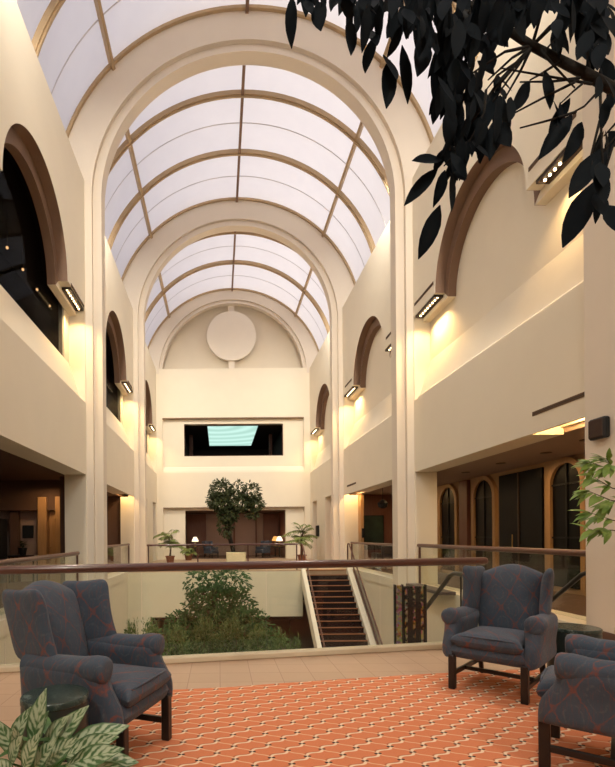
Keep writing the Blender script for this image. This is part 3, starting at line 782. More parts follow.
q = MB(); q.bbox(-.5, .1, -.28, -.25, .95, 1.6, .01); q.obj('screen', M['black'], t)
b = MB(); b.bbox(-6.12, -5.78, 14.93, 14.99, 1.35, 1.75, .01); tag(b.obj('wall_picture', M['monitor']), 'small dark picture above the potted plant in the shadowy side room', 'picture')
t = thing('console_table', 'dark console table under the small picture in the side room', 'table', (-5.95, 14.6, 0))
q = MB(); q.bbox(-.4, .4, -.2, .2, .78, .84, .01); q.obj('tabletop', M['legwood'], t)
for sx in (-1, 1):
    for sy in (-1, 1): q = MB(); q.box(sx * .36 - .02, sx * .36 + .02, sy * .16 - .02, sy * .16 + .02, 0, .78); q.obj('leg', M['legwood'], t)
b = MB(); b.box(-6.3, -6.1, 15.2, 30, 0, HEAD + .1); struct(b.obj('wall_corridor', M['redwood']))
b = MB(); b.box(-6.1, XL - .6, 21.0, 21.2, 0, HEAD + .1); struct(b.obj('wall_cross', M['brownwall']))
lamp('room_fill_lamp', 'AREA', (-5., 17.5, 2.95), 14, (1., .66, .32), .4, 1.5)  # unseen lamp added to brighten the black corridor opening
# the dark upper corridor behind the three arched openings
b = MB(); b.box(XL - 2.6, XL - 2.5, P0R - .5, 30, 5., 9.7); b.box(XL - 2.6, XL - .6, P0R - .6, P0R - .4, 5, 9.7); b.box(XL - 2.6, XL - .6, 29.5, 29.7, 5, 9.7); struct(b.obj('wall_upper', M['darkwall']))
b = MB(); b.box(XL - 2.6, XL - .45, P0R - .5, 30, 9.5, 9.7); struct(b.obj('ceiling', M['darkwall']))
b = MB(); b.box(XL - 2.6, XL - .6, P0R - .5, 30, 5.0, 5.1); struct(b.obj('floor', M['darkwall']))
proto = None
for i, (px, py) in enumerate(((9.4, 246), (25, 268), (39, 288), (51.6, 304.5), (61.5, 318.6))):  # hung glowing dots stand in for bulbs reflected in the glass
    d = 5.0 * FPX / (CX - px)
    p = Vector((-5.0, d, EYE + (HZ - py) / FPX * d))
    lab = 'small glowing dot imitating a bulb reflected in the dark glazing of the first arch'
    if proto is None:
        proto = thing('reflected_bulb', lab, 'lamp', p, 0, 'imitated bulb reflections in the dark glazing')
        q = MB(); q.ball((0, 0, 0), .035, 8, 6); q.obj('bulb', M['dot'], proto)
        q = MB(); q.tube([(0, 0, .03), (0, 0, .9)], .008, 5); q.obj('rod', M['black'], proto)
    else: dup(proto, p, 0, lab)

# ------------------------------------------------------------------ soffit lights under the arches
def trough(side, ya, yb, label, nb=8, z=None, w0=.02, w1=.245, power=22.):
    z = z or SPRS[side]
    t = thing('soffit_light', label, 'light fixture', side_pt(side, (ya + yb) / 2, (w0 + w1) / 2, z), 0, 'bulb strips in the wall soffits')
    h = (yb - ya) / 2; hw = (w1 - w0) / 2
    q = MB()
    q.box(-hw, hw, -h, h, -.015, 0); q.box(-hw, -hw + .015, -h, h, -.06, 0); q.box(hw - .015, hw, -h, h, -.06, 0); q.box(-hw, hw, -h, -h + .015, -.06, 0); q.box(-hw, hw, h - .015, h, -.06, 0)
    q.obj('housing', M['housing'], t)
    for i in range(nb):
        y = -h + (2 * h) * (i + .5) / nb
        q = MB(); q.ball((0, y, -.035), .024, 8, 6); q.obj('bulb', M['bulb'], t)
    if nb == 2:
        for k in (-.25, .25): lamp('soffit_lamp', 'POINT', side_pt(side, (ya + yb) / 2 + k * (yb - ya), (w0 + w1) / 2, z - .10), power * .8, WARM, .03)
        return t
    ks = [.3, .7]
    for k in ks: lamp('soffit_lamp', 'SPOT', side_pt(side, ya + (yb - ya) * (round(nb * k - .5) + .5) / nb, (w0 + w1) / 2, z - .09), power * 9 / len(ks), WARM, .02, spot=math.radians(125))
    return t
NM = ('first', 'second', 'third')
for side, nm in (('left', 'dark glazed'), ('right', 'blank walled')):
    for bi, (y0, y1, yc) in enumerate(BAYS):
        ya, yb = (yc + 1.85, y1 - .1)
        trough(side, max(ya, yb - 1.28), yb, 'warm bulb strip beyond the %s %s arch' % (NM[bi], nm), power=20 if bi < 2 else 13)
        yb2 = yc - 1.85; ya2 = y0 + .15
        if bi == 0: trough(side, 7.2, 8.15, 'warm bulb strip before the first %s arch%s' % (nm, ', amid the dark leaves' if side == 'right' else ''), power=9 if side == 'right' else 6)
        else: trough(side, max(ya2, yb2 - 1.2), yb2, 'warm bulb strip before the %s %s arch' % (NM[bi], nm), power=9)
for side, bi, end, lab, pw in (('right', 0, 'near', 'bright two bulb recess over the arched windows gallery', 34), ('right', 1, 'far', 'bright soffit lamp over the jamb near the green picture', 34), ('left', 1, 'far', 'bright soffit lamp in the narrow opening opposite the green picture', 24)):
    y0, y1, yc = BAYS[bi]
    ya, yb = (y0 + .4, y0 + 1.5) if end == 'near' else (y1 - 1.0, y1 - .25)
    trough(side, ya, yb, lab, 2, HEAD + .42, .2, .42, pw)

# recessed downlights in the gallery ceiling
for i, (y, x) in enumerate(((9.0, 6.9), (10.4, 7.1), (11.9, 7.0), (13.6, 7.0))):
    q = MB(); q.lathe([(.11, 0), (.11, -.012), (.08, -.014)], 16); o = tag(q.obj('recessed_downlight', M['housing'], loc=(x, y, HEAD + .03)), 'dark recessed downlight in the gallery ceiling before the arched windows', 'light fixture', 'downlights in the gallery ceiling')
lamp('gallery_lamp', 'AREA', (6.9, 10., HEAD - .05), 44, WARM, .5, 6.)
lamp('gallery_lamp', 'AREA', (6.9, 18.5, HEAD - .05), 13, WARM, .5, 2.)
lamp('room_fill_lamp', 'AREA', (-5.1, 14.0, 2.9), 10, (1., .62, .28), .3, .3)
lamp('room_fill_lamp', 'AREA', (-6.6, 12.0, 2.9), 5, (1., .75, .6), .8, 2.)
lamp('lounge_lamp', 'AREA', (1., 31., 2.9), 26, (1., .72, .5), 3., 1.5)

# fill lights added unseen to brighten the walls: behind arches, overhead, behind the viewer
def fill_flood(loc, e, label, tilt=34, yaw=0, group='added fill lights behind the arches'):
    t = thing('fill_floodlight', label, 'light fixture', loc, 0, group)
    q = MB(); q.box(-.16, .16, -.30, .05, -.04, .0); q.bbox(-.22, .22, .04, .22, -.14, .14, .02); q.obj('housing', M['housing'], t)
    lamp('fill_lamp', 'AREA', Vector(loc) + Vector((0, .24, -.02)), e, (1., .92, .79), .42, spread=math.radians(130), rot=(math.radians(tilt), 0, math.radians(yaw)))
for yy, e in ((P0R, 350), (P1 + PT, 300), (P2 + PT, 310)):
    for sx in (-1, 1):
        fill_flood((XC + sx * 4.62 * math.cos(.45), yy + .25, ZC + 4.62 * math.sin(.45)), e, 'added fill light, unseen, on the back of a transverse arch')
for x in (-1.6, 3.4): fill_flood((x, -3.72, 6.8), 110, 'added fill light on the wall behind the viewer', 70, 0, 'added fill lights on the wall behind the viewer')

for sx in (-1, 1): fill_flood((XC + sx * 4.0, P0R - .92, 12.7), 210, 'added fill light high on the front of the nearest arch, aimed down at the balcony', 4, 0, 'added fill lights over the balcony')

# slot vents above the fixtures
def vent(side, ya, yb, z, label):
    q = MB(); sbox(q, side, ya, yb, -.012, .01, z - .035, z + .035); o = tag(q.obj('slot_vent', M['slot']), label, 'air vent', 'thin slot vents in the hall walls')
    q = MB(); sbox(q, side, ya + .03, yb - .03, -.016, -.012, z - .008, z + .008); q.obj('slat', M['housing'], o)
vent('right', 12.0, 13.15, 7.66, 'thin slot vent above the bulb strip beyond the first blank walled arch')
vent('right', 7.2, 8.3, 7.66, 'thin slot vent above the bulb strip amid the dark leaves')
vent('right', 19.4, 20.4, 7.66, 'thin slot vent above the bulb strip beyond the second blank walled arch')
vent('right', 14.3, 15.4, 7.66, 'thin slot vent before the second blank walled arch')
vent('left', 11.95, 13.1, 7.66, 'thin slot vent beyond the first dark glazed arch')
vent('left', 19.4, 20.3, 7.66, 'thin slot vent beyond the second dark glazed arch')
vent('right', 6.7, 8.25, 3.42, 'brown slot vent above the gallery of arched windows')
vent('right', 18.9, 20.2, 3.42, 'thin slot vent above the opening with the green picture')

# wall speakers
def speaker(loc, w, h, d, rz, label):
    t = thing('wall_speaker', label, 'speaker', loc, rz)
    q = MB(); q.bbox(-w / 2, w / 2, -d, 0, -h / 2, h / 2, .02); q.obj('cabinet', M['black'], t)
    q = MB(); q.bbox(-w / 2 + .02, w / 2 - .02, -d - .012, -d + .005, -h / 2 + .02, h / 2 - .02, .008); q.obj('grille', M['speaker'], t)
speaker((XC + 4.08, 6.2, 2.72), .27, .27, .09, -PI / 2, 'square dark brown wall speaker on the near cream pier')
speaker((XR - .01, 22.2, 1.6), .45, .62, .14, -PI / 2, 'dark wall speaker beyond the bright jamb and far stairs')
speaker((XR - .01, 26.0, 1.6), .35, .6, .12, -PI / 2, 'small dark wall speaker behind the potted palm by the stairs')

# ------------------------------------------------------------------ wing armchairs
def make_chair(loc, rz, label, group):
    t = thing('wing_armchair', label, 'armchair', loc, rz, group)
    F, LW = M['fabric'], M['legwood']
    def fin(q, name, mat, par, **kw):
        q.v = [(p[0] * .94, p[1], p[2] if p[2] < .62 else .62 + (p[2] - .62) * .90) for p in q.v]
        return q.obj(name, mat, par, **kw)
    q = MB()  # upholstered frame
    q.pillow(lambda u, v: ((u - .5) * .62, -.34 + .66 * v), .13, lambda a, b, c: Vector((a, b, .335 + c)), 18, 12, 12); fin(q, 'seat_frame', F, t, smooth=True)
    q = MB()  # loose cushion, its front corners reaching before the arms
    def cf(u, v):
        w = .50 + (.10 if v < .14 else .0) * (1 - v / .14 if v < .14 else 0)
        return ((u - .5) * w, -.365 + .58 * v)
    q.pillow(cf, .125, lambda a, b, c: Vector((a, b, .435 + c)), 14, 14, 14, .02); cu = fin(q, 'seat_cushion', F, t, smooth=True)
    q = MB(); q.tube([(-.23, -.345, .476), (-.1, -.355, .482), (.1, -.355, .482), (.23, -.345, .476)], .007, 6); fin(q, 'piping', F, cu, smooth=True)
    def lean(p):
        k = max(0., p.z - .42); return Vector((p.x, p.y + .19 * k + .05 * k * k, p.z))
    q = MB()  # camel back
    def bf(u, v):
        a = 2 * u - 1
        top = 1.035 + .085 * math.cos(a * PI / 2) ** 1.4 + .012 * abs(a) ** 6
        w = .56 + .01 * v
        return ((u - .5) * w, .40 + (top - .40) * v)
    q.pillow(bf, .15, lambda a, b, c: Vector((a, .30 - c, b)), 10, 18, 20, .035, lean, .06); fin(q, 'backrest', F, t, smooth=True)
    for s in (-1, 1):
        q = MB()  # wing: swept front edge, horn curling outwards at the top
        def wf(u, v, s=s):
            z = .60 + .50 * v
            front = .055 - .045 * v ** 2 - .05 * (1 - v) ** 4
            zz = z + v ** 5 * (.022 * (1 - u) ** 2 - .018 * math.sin(PI * u))
            return (front + (.385 - front) * u, zz)
        def wax(a, b, c, s=s):
            k = (b - .6) / .5; f_ = max(0, (.385 - a) / .35)
            fl = f_ * .055 + .015 * max(0, k) ** 2 + .10 * max(0, k - .70) ** 1.5 * f_ ** 2
            return Vector((s * (.285 + fl) + c * s, a, b))
        q.pillow(wf, .095, wax, 5, 18, 22, 0., lean, .13); fin(q, 'wing', F, t, smooth=True)
        q = MB()  # scroll arm: round roll above a serpentine panel
        prof = [(-.268, .02), (-.267, .05), (-.258, .072), (-.240, .081), (-.19, .084), (-.1, .079), (.1, .076), (.2, .072), (.30, .066), (.315, .03)]
        pts = [Vector((s * (.338 + .010 * (y < -.1)), y, .605 + (.012 if y < -.1 else 0))) for y, r in prof]
        q.tube(pts, [r for y, r in prof], 20)
        def af(u, v):
            z = .275 + .365 * v
            front = -.352 + .098 * (1 / (1 + math.exp(-(v - .52) * 11)))
            return (front + (.33 - front) * u, z)
        q.pillow(af, .136, lambda a, b, c, s=s: Vector((s * (.334 + .004 * math.sin(PI * min(1, max(0, (b - .28) / .3)))) + c * (.92 + .34 * min(1, max(0, (b - .44) / .13)) + .18 * max(0, (.42 - b) / .14)), a, b)), 9, 12, 14)
        fin(q, 'arm', F, t, smooth=True, angle=42)
        q = MB(); q.bbox(s * .295 - .028, s * .295 + .028, -.352, -.296, 0, .30, .005); fin(q, 'leg', LW, t)
        q = MB(); q.tube([(s * .27, .30, .32), (s * .272, .33, .15), (s * .275, .38, .006)], [.028, .026, .021], 8); fin(q, 'leg', LW, t)
        q = MB(); q.bbox(s * .305 - .014, s * .305 + .014, -.30, .35, .105, .145, .004); fin(q, 'stretcher', LW, t)
    q = MB(); q.bbox(-.30, .30, -.03, .0, .108, .142, .004); fin(q, 'stretcher', LW, t)
    q = MB(); q.bbox(-.27, .27, .33, .355, .17, .2, .004); fin(q, 'stretcher', LW, t)
    return t
GRP = 'wing armchairs'
ch = make_chair((2.47, 4.25, .0135), math.radians(-46), 'wing armchair facing the viewer beyond the empty carpet', GRP)
dup(ch, (-.76, 3.06, .0135), math.radians(70), 'wing armchair beside the striped plant and green drum table')
dup(ch, (2.30, 2.78, .0135), math.radians(-130), 'wing armchair cut by the picture edge, its outer arm turned to us')
dup(ch, (-.5, 30.2, 0), math.radians(50), 'tiny blue grey armchair under the white lamp beyond the far railing', 'armchairs of the far lounge')
dup(ch, (2.75, 30.2, 0), math.radians(-50), 'tiny blue grey armchair beside the amber and white lamps', 'armchairs of the far lounge')

# drum tables
def drum(loc, r, h, label):
    t = thing('drum_table', label, 'side table', loc, 0, 'drum side tables')
    q = MB(); q.lathe([(r * .96, 0), (r * .985, .02), (r * .985, h - .05), (r * .96, h - .03)], 40); q.obj('body', M['drum'], t, smooth=True, angle=40)
    q = MB(); q.lathe([(r * .97, h - .035), (r, h - .03), (r, h - .006), (r * .97, h)], 40); q.obj('tabletop', M['marble'], t, smooth=True, angle=40)
drum((-.84, 2.44, .0135), .166, .56, 'dark green drum table before the armchair and striped plant')
drum((3.17, 4.30, .0135), .205, .52, 'dark green drum table behind the armchair facing the viewer')

# ------------------------------------------------------------------ plants
def rnd(a, b): return random.uniform(a, b)
def pot(t, r, h, mat, z0=0., rim=True):
    q = MB(); q.lathe([(r * .72, z0), (r * .95, z0 + h * .85), (r * 1.05, z0 + h * .86), (r * 1.05, z0 + h), (r * .92, z0 + h), (r * .88, z0 + h * .86)], 24); q.obj('pot', mat, t, smooth=True, angle=40)
    q = MB(); q.lathe([(r * .9, z0 + h * .8), (r * .9, z0 + h * .9)], 20); q.obj('soil', M['soil'], t)

# striped foreground plant
t = thing('striped_foliage_plant', 'low plant with silver striped leaves before the drum table', 'plant', (-.70, 2.0, .0135))
pot(t, .16, .34, M['planter'])
q = MB(); q.uv = []; q2 = MB()
lv = [(10, 752, 24, 709, 2.02), (33, 750, 39, 692, 2.0), (30, 748, 44, 712, 2.06), (48, 752, 82, 706, 1.98), (42, 754, 60, 716, 2.06), (60, 752, 124, 722, 1.97), (66, 756, 112, 735, 1.9),
      (72, 762, 136, 760, 1.86), (20, 758, -4, 722, 1.95), (10, 764, 16, 738, 1.8), (28, 764, 10, 733, 1.85), (66, 766, 118, 746, 1.8), (45, 764, 70, 738, 1.82), (34, 768, 50, 742, 1.76), (0, 772, -26, 740, 1.8), (14, 775, -12, 762, 1.78), (80, 772, 132, 772, 1.84), (24, 770, 34, 735, 1.74)]
O = t.location
for (x0, y0, x1, y1, d) in lv:
    A = W(x0, y0, d) - O; Bp = W(x1, y1, d - rnd(.0, .12)) - O
    L = (Bp - A).length * 1.0; dirv = Bp - A
    nr = Vector((rnd(-.25, .25), -1, rnd(.5, 1.1))); q.leaf(A, dirv, nr, L, max(.07, L * .36), .16, (.12, .6, .92, 1., .86, .5, .05), .22)
    root = Vector((rnd(-.05, .05), rnd(-.05, .05), .3)); q2.tube([root, root.lerp(A, .55) + Vector((0, 0, .03)), A + dirv * .03], [.007, .006, .004], 6)
q.obj('leaves', M['agla'], t, smooth=True); q2.obj('stems', M['grass'], t, smooth=True)
q = MB()
for i in range(16):
    a = rnd(0, 2 * PI); p = Vector((rnd(-.07, .09), rnd(-.07, .07), rnd(.34, .5))); q.leaf(p, Vector((math.cos(a), math.sin(a), .6)), Vector((0, 0, 1)), rnd(.14, .24), rnd(.04, .06), .4)
q.obj('young_leaves', M['grass'], t, smooth=True)

# dark tree overhead: trunk outside the view, limbs reaching over the balcony
t = thing('rubber_tree', 'dark large leaved tree overhanging the top corner', 'tree', (2.75, 1.75, .0135))
O = t.location
pot(t, .26, .42, M['planter'])
tr = MB()
tr.tube([Vector((0, 0, .35)), Vector((.02, .0, .8)), Vector((-.02, .02, 1.3)), Vector((-.03, .02, 1.8)), Vector((-.08, .03, 2.25)), Vector((-.18, .05, 2.6)), Vector((-.35, .08, 2.85))], [.042, .038, .036, .033, .031, .029, .026], 10)
tr.tube([Vector((-.1, .03, 2.3)), Vector((.1, -.1, 2.8)), Vector((.3, -.2, 3.4)), Vector((.35, -.3, 3.9))], [.026, .022, .016, .008], 8)
tr.tube([Vector((-.2, .05, 2.6)), Vector((-.3, -.2, 3.1)), Vector((-.5, -.4, 3.7))], [.022, .016, .008], 8)
def Wp(px, py, d): return W(px, py, d) - O
limb = [Vector((-.35, .08, 2.85)), Wp(690, 118, 1.93), Wp(640, 104, 1.95), Wp(590, 76, 1.95), Wp(532, 46, 1.98), Wp(470, 5, 2.0), Wp(400, -30, 2.0), Wp(330, -45, 2.0)]
tr.tube(limb, [.026, .024, .021, .019, .015, .012, .010, .007], 8)
def twig(a, bq, r0=.007, r1=.003, sag=.02):
    m_ = a.lerp(bq, .5) + Vector((rnd(-.02, .02), rnd(-.02, .02), sag)); tr.tube([a, m_, bq], [r0, (r0 + r1) / 2, r1], 6)
lf = MB()
def rleaf(p, ang=0., spread=.5, L=None, roll=None):
    """hanging leaf; ang leans it sideways"""
    L = L or rnd(.095, .15)
    d = Vector((math.sin(ang) + rnd(-spread, spread) * .6, rnd(-.5, .5), -math.cos(ang)))
    nr = Vector((rnd(-.8, .8), -1 if roll is None else roll, rnd(-.2, .6)))
    lf.leaf(p, d, nr, L, L * rnd(.32, .41), rnd(-.1, .22), (.06, .62, .96, 1., .88, .55, .05), .2)
# zones of the crown: centre, half size, number of leaves (positions on the near side of the crown, several depths)
zones = [(300, -24, 14, 10, 8), (330, -22, 22, 12, 14), (352, -14, 16, 16, 16), (375, -14, 18, 20, 18), (398, 4, 16, 22, 20), (415, -4, 22, 24, 24), (440, 0, 26, 26, 36), (470, 2, 26, 28, 40), (500, -8, 26, 24, 34),
         (525, -16, 24, 18, 28), (558, -14, 24, 20, 32), (590, 0, 18, 30, 36), (475, 32, 24, 22, 30), (446, 46, 14, 24, 22), (447, 90, 11, 24, 20), (468, 80, 14, 26, 22), (488, 84, 12, 22, 12), (470, 126, 12, 24, 18), (484, 118, 12, 20, 12),
         (455, 150, 12, 18, 15), (504, 104, 9, 12, 5), (556, 26, 9, 12, 9), (606, 80, 7, 26, 12), (590, 36, 12, 14, 14), (604, 140, 7, 22, 11), (596, 165, 6, 12, 5), (599, 195, 7, 8, 4)]
for (zx, zy, rx, ry, n) in zones:
    ctr = Wp(zx, zy - 4, 2.0)
    best = min(limb, key=lambda p: (p - ctr).length); twig(best, ctr)
    for i in range(int(n * .82)):
        a = rnd(0, 2 * PI); r = math.sqrt(rnd(0, 1)); px, py = zx + rx * r * math.cos(a), zy + ry * r * math.sin(a)
        rleaf(Wp(px, py, rnd(1.78, 2.25)), rnd(-.35, .35))
for i in range(260):     # the rest of the crown, round the trunk and above
    q_ = random.choice(((.3, -.2, 3.4, .45), (.1, -.1, 2.9, .4), (-.5, -.4, 3.6, .45), (-.2, -.1, 3.3, .45), (-.5, .1, 3.45, .35), (.35, -.3, 3.9, .4)))
    v = Vector((random.gauss(0, 1), random.gauss(0, 1), random.gauss(0, 1))).normalized() * (q_[3] * rnd(.3, 1.))
    rleaf(Vector(q_[:3]) + v, rnd(-.7, .7), .8)
    if i % 5 == 0: tr.tube([Vector(q_[:3]), Vector(q_[:3]) + v * .5 + Vector((0, 0, .03)), Vector(q_[:3]) + v], [.006, .004, .0025], 5)
# single leaves that read against the wall
for (px, py, ang, L) in ((442, 160, -1.35, .15), (438, 168, -.8, .17), (445, 170, -.3, .15), (452, 172, .0, .16), (440, 205, -.25, .2), (530, 82, -.5, .17), (545, 70, .2, .16), (553, 100, .35, .13), (570, 98, -.5, .14), (560, 102, .0, .14), (572, 115, -.65, .2), (582, 122, -.35, .18),
                         (594, 182, -.2, .24), (604, 205, .1, .2), (600, 150, -.5, .2), (436, 55, .1, .18), (425, 40, -.2, .2), (384, 55, .05, .19), (390, 60, -.15, .22), (366, 28, .1, .16), (350, 18, 0, .16), (318, 2, 0, .16), (292, -4, -.1, .16), (306, 0, .1, .11), (374, 36, -.3, .14), (402, 45, .2, .2), (500, 95, .1, .18)):
    rleaf(Wp(px, py, 1.95), ang, .15, L, -1)
for A, Bq in (((592, 84), (500, 68)), ((580, 78), (520, 82)), ((575, 82), (505, 118)), ((582, 84), (560, 104)), ((560, 62), (530, 80)), ((595, 95), (570, 114)), ((576, 112), (520, 128)), ((600, 85), (604, 190)), ((520, 60), (486, 90)), ((486, 90), (470, 140)), ((470, 140), (444, 166)), ((545, 55), (556, 38)), ((470, 30), (446, 90)), ((446, 90), (450, 150)), ((600, 120), (594, 182)), ((540, 50), (575, 88))):
    twig(Wp(*A, 1.95), Wp(*Bq, 1.95), .0055, .0028, .0)
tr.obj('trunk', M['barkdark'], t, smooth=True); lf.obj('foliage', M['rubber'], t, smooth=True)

# yellow-green plant before the near pier
t = thing('umbrella_plant', 'yellow green leafy plant before the near pier and square speaker', 'plant', (4.2, 4.75, 0)); O = t.location
pot(t, .22, .4, M['planter'])
tr = MB(); lf = MB()
tr.tube([Vector((0, 0, .35)), Vector((-.05, 0, 1.2)), Vector((-.12, .02, 1.95))], [.022, .018, .012], 8)
for (px, py, tx, ty, n, dark) in ((612, 470, 590, 462, 9, 0), (612, 488, 592, 476, 8, 0), (610, 500, 586, 490, 8, 0), (612, 520, 588, 512, 8, 1), (612, 530, 590, 530, 8, 1), (614, 470, 606, 458, 8, 0), (616, 500, 606, 508, 8, 1)):
    A = Wp(px, py, 4.75); Bq = Wp(tx, ty, 4.7); st = Vector((-.1, .01, A.z - .05)); tr.tube([st, A.lerp(st, .3), A, Bq], [.008, .006, .005, .002], 6)
    for i in range(n * 2):
        q_ = rnd(.0, 1.05); P = A.lerp(Bq, min(1, q_)); dv = (Bq - A).normalized() * .6 + Vector((rnd(-.8, .3), rnd(-.7, .7), rnd(-.9, .35)))
        lf.leaf(P, dv, Vector((rnd(-.3, .3), -.5, 1)), rnd(.11, .2), rnd(.04, .065), .3)
for i in range(40):
    P = Vector((rnd(-.2, .3), rnd(-.25, .25), rnd(1.2, 2.15))); lf.leaf(P, Vector((rnd(-1, 1), rnd(-1, 1), rnd(-.5, .4))), Vector((0, 0, 1)), rnd(.12, .2), .05, .3)
tr.obj('stem', M['bark'], t, smooth=True); lf.obj('leaves', M['scheff'], t, smooth=True)

# foliage clouds
def cloud(mb, pts_fn, n, L0, L1, wr=.42, droop=.4):
    for i in range(n):
        p, out_ = pts_fn()
        d = Vector((rnd(-1, 1), rnd(-1, 1), rnd(-.8, .6) - droop * .5)) + out_ * .8
        mb.leaf(p, d, Vector((rnd(-.5, .5), rnd(-1, 0), 1)), rnd(L0, L1), rnd(L0, L1) * wr, .2, (.1, .9, .85, .05), .1)
# big pyramid ficus standing in the court below
t = thing('ficus_tree', 'tall dark green ficus of pyramid shape in the court below', 'tree', (-.12, 13.6, GROUND))
tr = MB(); tr.tube([(0, 0, 0), (.05, 0, 1.2), (0, 0, 2.6), (.05, 0, 4.0)], [.09, .08, .06, .03], 8)
for i in range(14): a = rnd(0, 6.28); z = rnd(1.6, 3.6); tr.tube([(0, 0, z), (math.cos(a) * .5, math.sin(a) * .5, z + .2), (math.cos(a) * (4.4 - z) * .5, math.sin(a) * (4.4 - z) * .5, z + .3)], [.025, .018, .006], 6)
tr.obj('trunk', M['bark'], t, smooth=True)
lf = MB()
blobs = [(-.35, 4.0, .55, .4), (.45, 4.05, .6, .4), (.1, 4.1, .6, .38), (.0, 3.55, .8, .4), (-.45, 3.3, .5, .35), (.5, 3.35, .7, .45), (-.5, 2.9, .6, .45), (.3, 2.95, .9, .5), (.85, 2.9, .55, .35), (-.75, 2.45, .8, .5), (-.95, 2.8, .5, .4), (1.05, 2.85, .55, .4), (.15, 2.4, 1.0, .55), (1.0, 2.45, .7, .45), (1.25, 2.15, .55, .4), (-1.05, 3.05, .35, .16), (-1.15, 2.65, .3, .2), (1.5, 2.55, .3, .14), (-.2, 1.8, 1.2, .5), (.9, 1.7, 1., .5)]
vol = [r * r * h for _, _, r, h in blobs]
def ficus_pt():
    x, z, r, h = random.choices(blobs, vol)[0]; v = Vector((random.gauss(0, 1), random.gauss(0, 1), random.gauss(0, 1))).normalized(); k = rnd(.45, 1.) ** .5
    return Vector((x + v.x * r * k, v.y * r * k, z + v.z * h * 1.15 * k)), v
cloud(lf, ficus_pt, 13000, .08, .15, .5)
lf.obj('foliage', M['ficus'], t, smooth=True)
# shrubs in front of it
proto = None
shr = [(152, 643, 12.4, .85), (177, 646, 11.4, .9), (205, 640, 12.0, .95), (231, 642, 11.4, 1.0), (258, 647, 12.4, .9), (281, 650, 11.4, .75), (296, 648, 12.6, .5), (131, 637, 12.9, .6)]
def make_shrub():
    t = thing('leafy_shrub', 'low olive green shrub among the planting below the balcony', 'shrub', (0, 0, 0), 0, 'shrubs in the planted court')
    tr = MB(); lf = MB(); H = 2.2
    for i in range(9):
        a = rnd(0, 6.28); r = rnd(.1, .5); tr.tube([(0, 0, 0), (math.cos(a) * r * .3, math.sin(a) * r * .3, 1.2), (math.cos(a) * r, math.sin(a) * r, rnd(1.9, 2.5))], [.018, .013, .004], 5)
    def sp():
        v = Vector((random.gauss(0, 1), random.gauss(0, 1), random.gauss(0, 1))).normalized(); k = rnd(.3, 1.) ** .5
        return Vector((v.x * .48 * k, v.y * .48 * k, 1.95 + v.z * .55 * k)), v
    cloud(lf, sp, 900, .08, .13, .45, -.4)
    for i in range(10):
        a = rnd(0, 6.28); r = rnd(.15, .5); P = Vector((math.cos(a) * r, math.sin(a) * r, 2.3))
        for k in range(9): lf.leaf(P + Vector((rnd(-.03, .03), 0, k * .035)), Vector((rnd(-1, 1), rnd(-1, 1), .5)), Vector((0, 0, 1)), .085, .035, .2, (.1, .9, .85, .05))
    tr.obj('stems', M['bark'], t, smooth=True); lf.obj('foliage', M['shrub'], t, smooth=True); return t
for i, (px, py, d, sc) in enumerate(shr):
    top = W(px, py - 26 * sc, d)
    if proto is None: o = proto = make_shrub()
    else: o = dup(proto, (0, 0, 0), i * 1.3, proto['label'])
    s = (top.z - GROUND) / 2.55; o.location = (top.x, d, GROUND); o.scale = (sc * .8, sc * .72, s)
    if i == 7: o['label'] = 'small sprigged shrub apart from the rest, beside the near armchair wing'
    if i == 6: o['label'] = 'small shrub nearest the foot of the white stair stringer'
# far gallery tree in the pale planter
t = thing('ficus_tree', 'round crowned dark tree in a pale planter on the far gallery', 'tree', (.88, 25.4, 0))
q = MB(); q.bbox(-.5, .5, -.4, .4, 0, .52, .02); q.obj('planter', M['planter'], t)
q = MB(); q.box(-.46, .46, -.36, .36, .5, .53); q.obj('soil', M['soil'], t)
tr = MB(); tr.tube([(-.1, 0, .5), (-.35, 0, 1.6), (-.3, 0, 3.2)], [.09, .08, .05], 8); tr.tube([(-.15, .1, .5), (-.5, .1, 1.8), (-.6, 0, 3.4)], [.07, .06, .03], 8); tr.tube([(-.33, 0, 1.9), (.2, 0, 2.7), (.7, 0, 3.6)], [.05, .04, .02], 8)
tr.obj('trunk', M['barkdark'], t, smooth=True)
lf = MB(); bl = [(-.75, 3.75, .62, .62), (-.8, 3.15, .6, .5), (.15, 3.75, .42, .5), (.85, 3.6, .5, .6), (1.05, 3.1, .5, .4), (.3, 3.1, .7, .4), (-.4, 2.5, .55, .5), (-.55, 1.9, .4, .6), (-1.2, 3.3, .35, .35), (.9, 2.55, .35, .25)]
def far_pt():
    x, z, r, h = random.choices(bl, [r * r * h for _, _, r, h in bl])[0]; v = Vector((random.gauss(0, 1), random.gauss(0, 1), random.gauss(0, 1))).normalized(); k = rnd(.3, 1.) ** .5
    return Vector((x + v.x * r * k, v.y * r * k, z + v.z * h * k)), v
cloud(lf, far_pt, 4200, .13, .22, .55); lf.obj('foliage', M['farficus'], t, smooth=True)
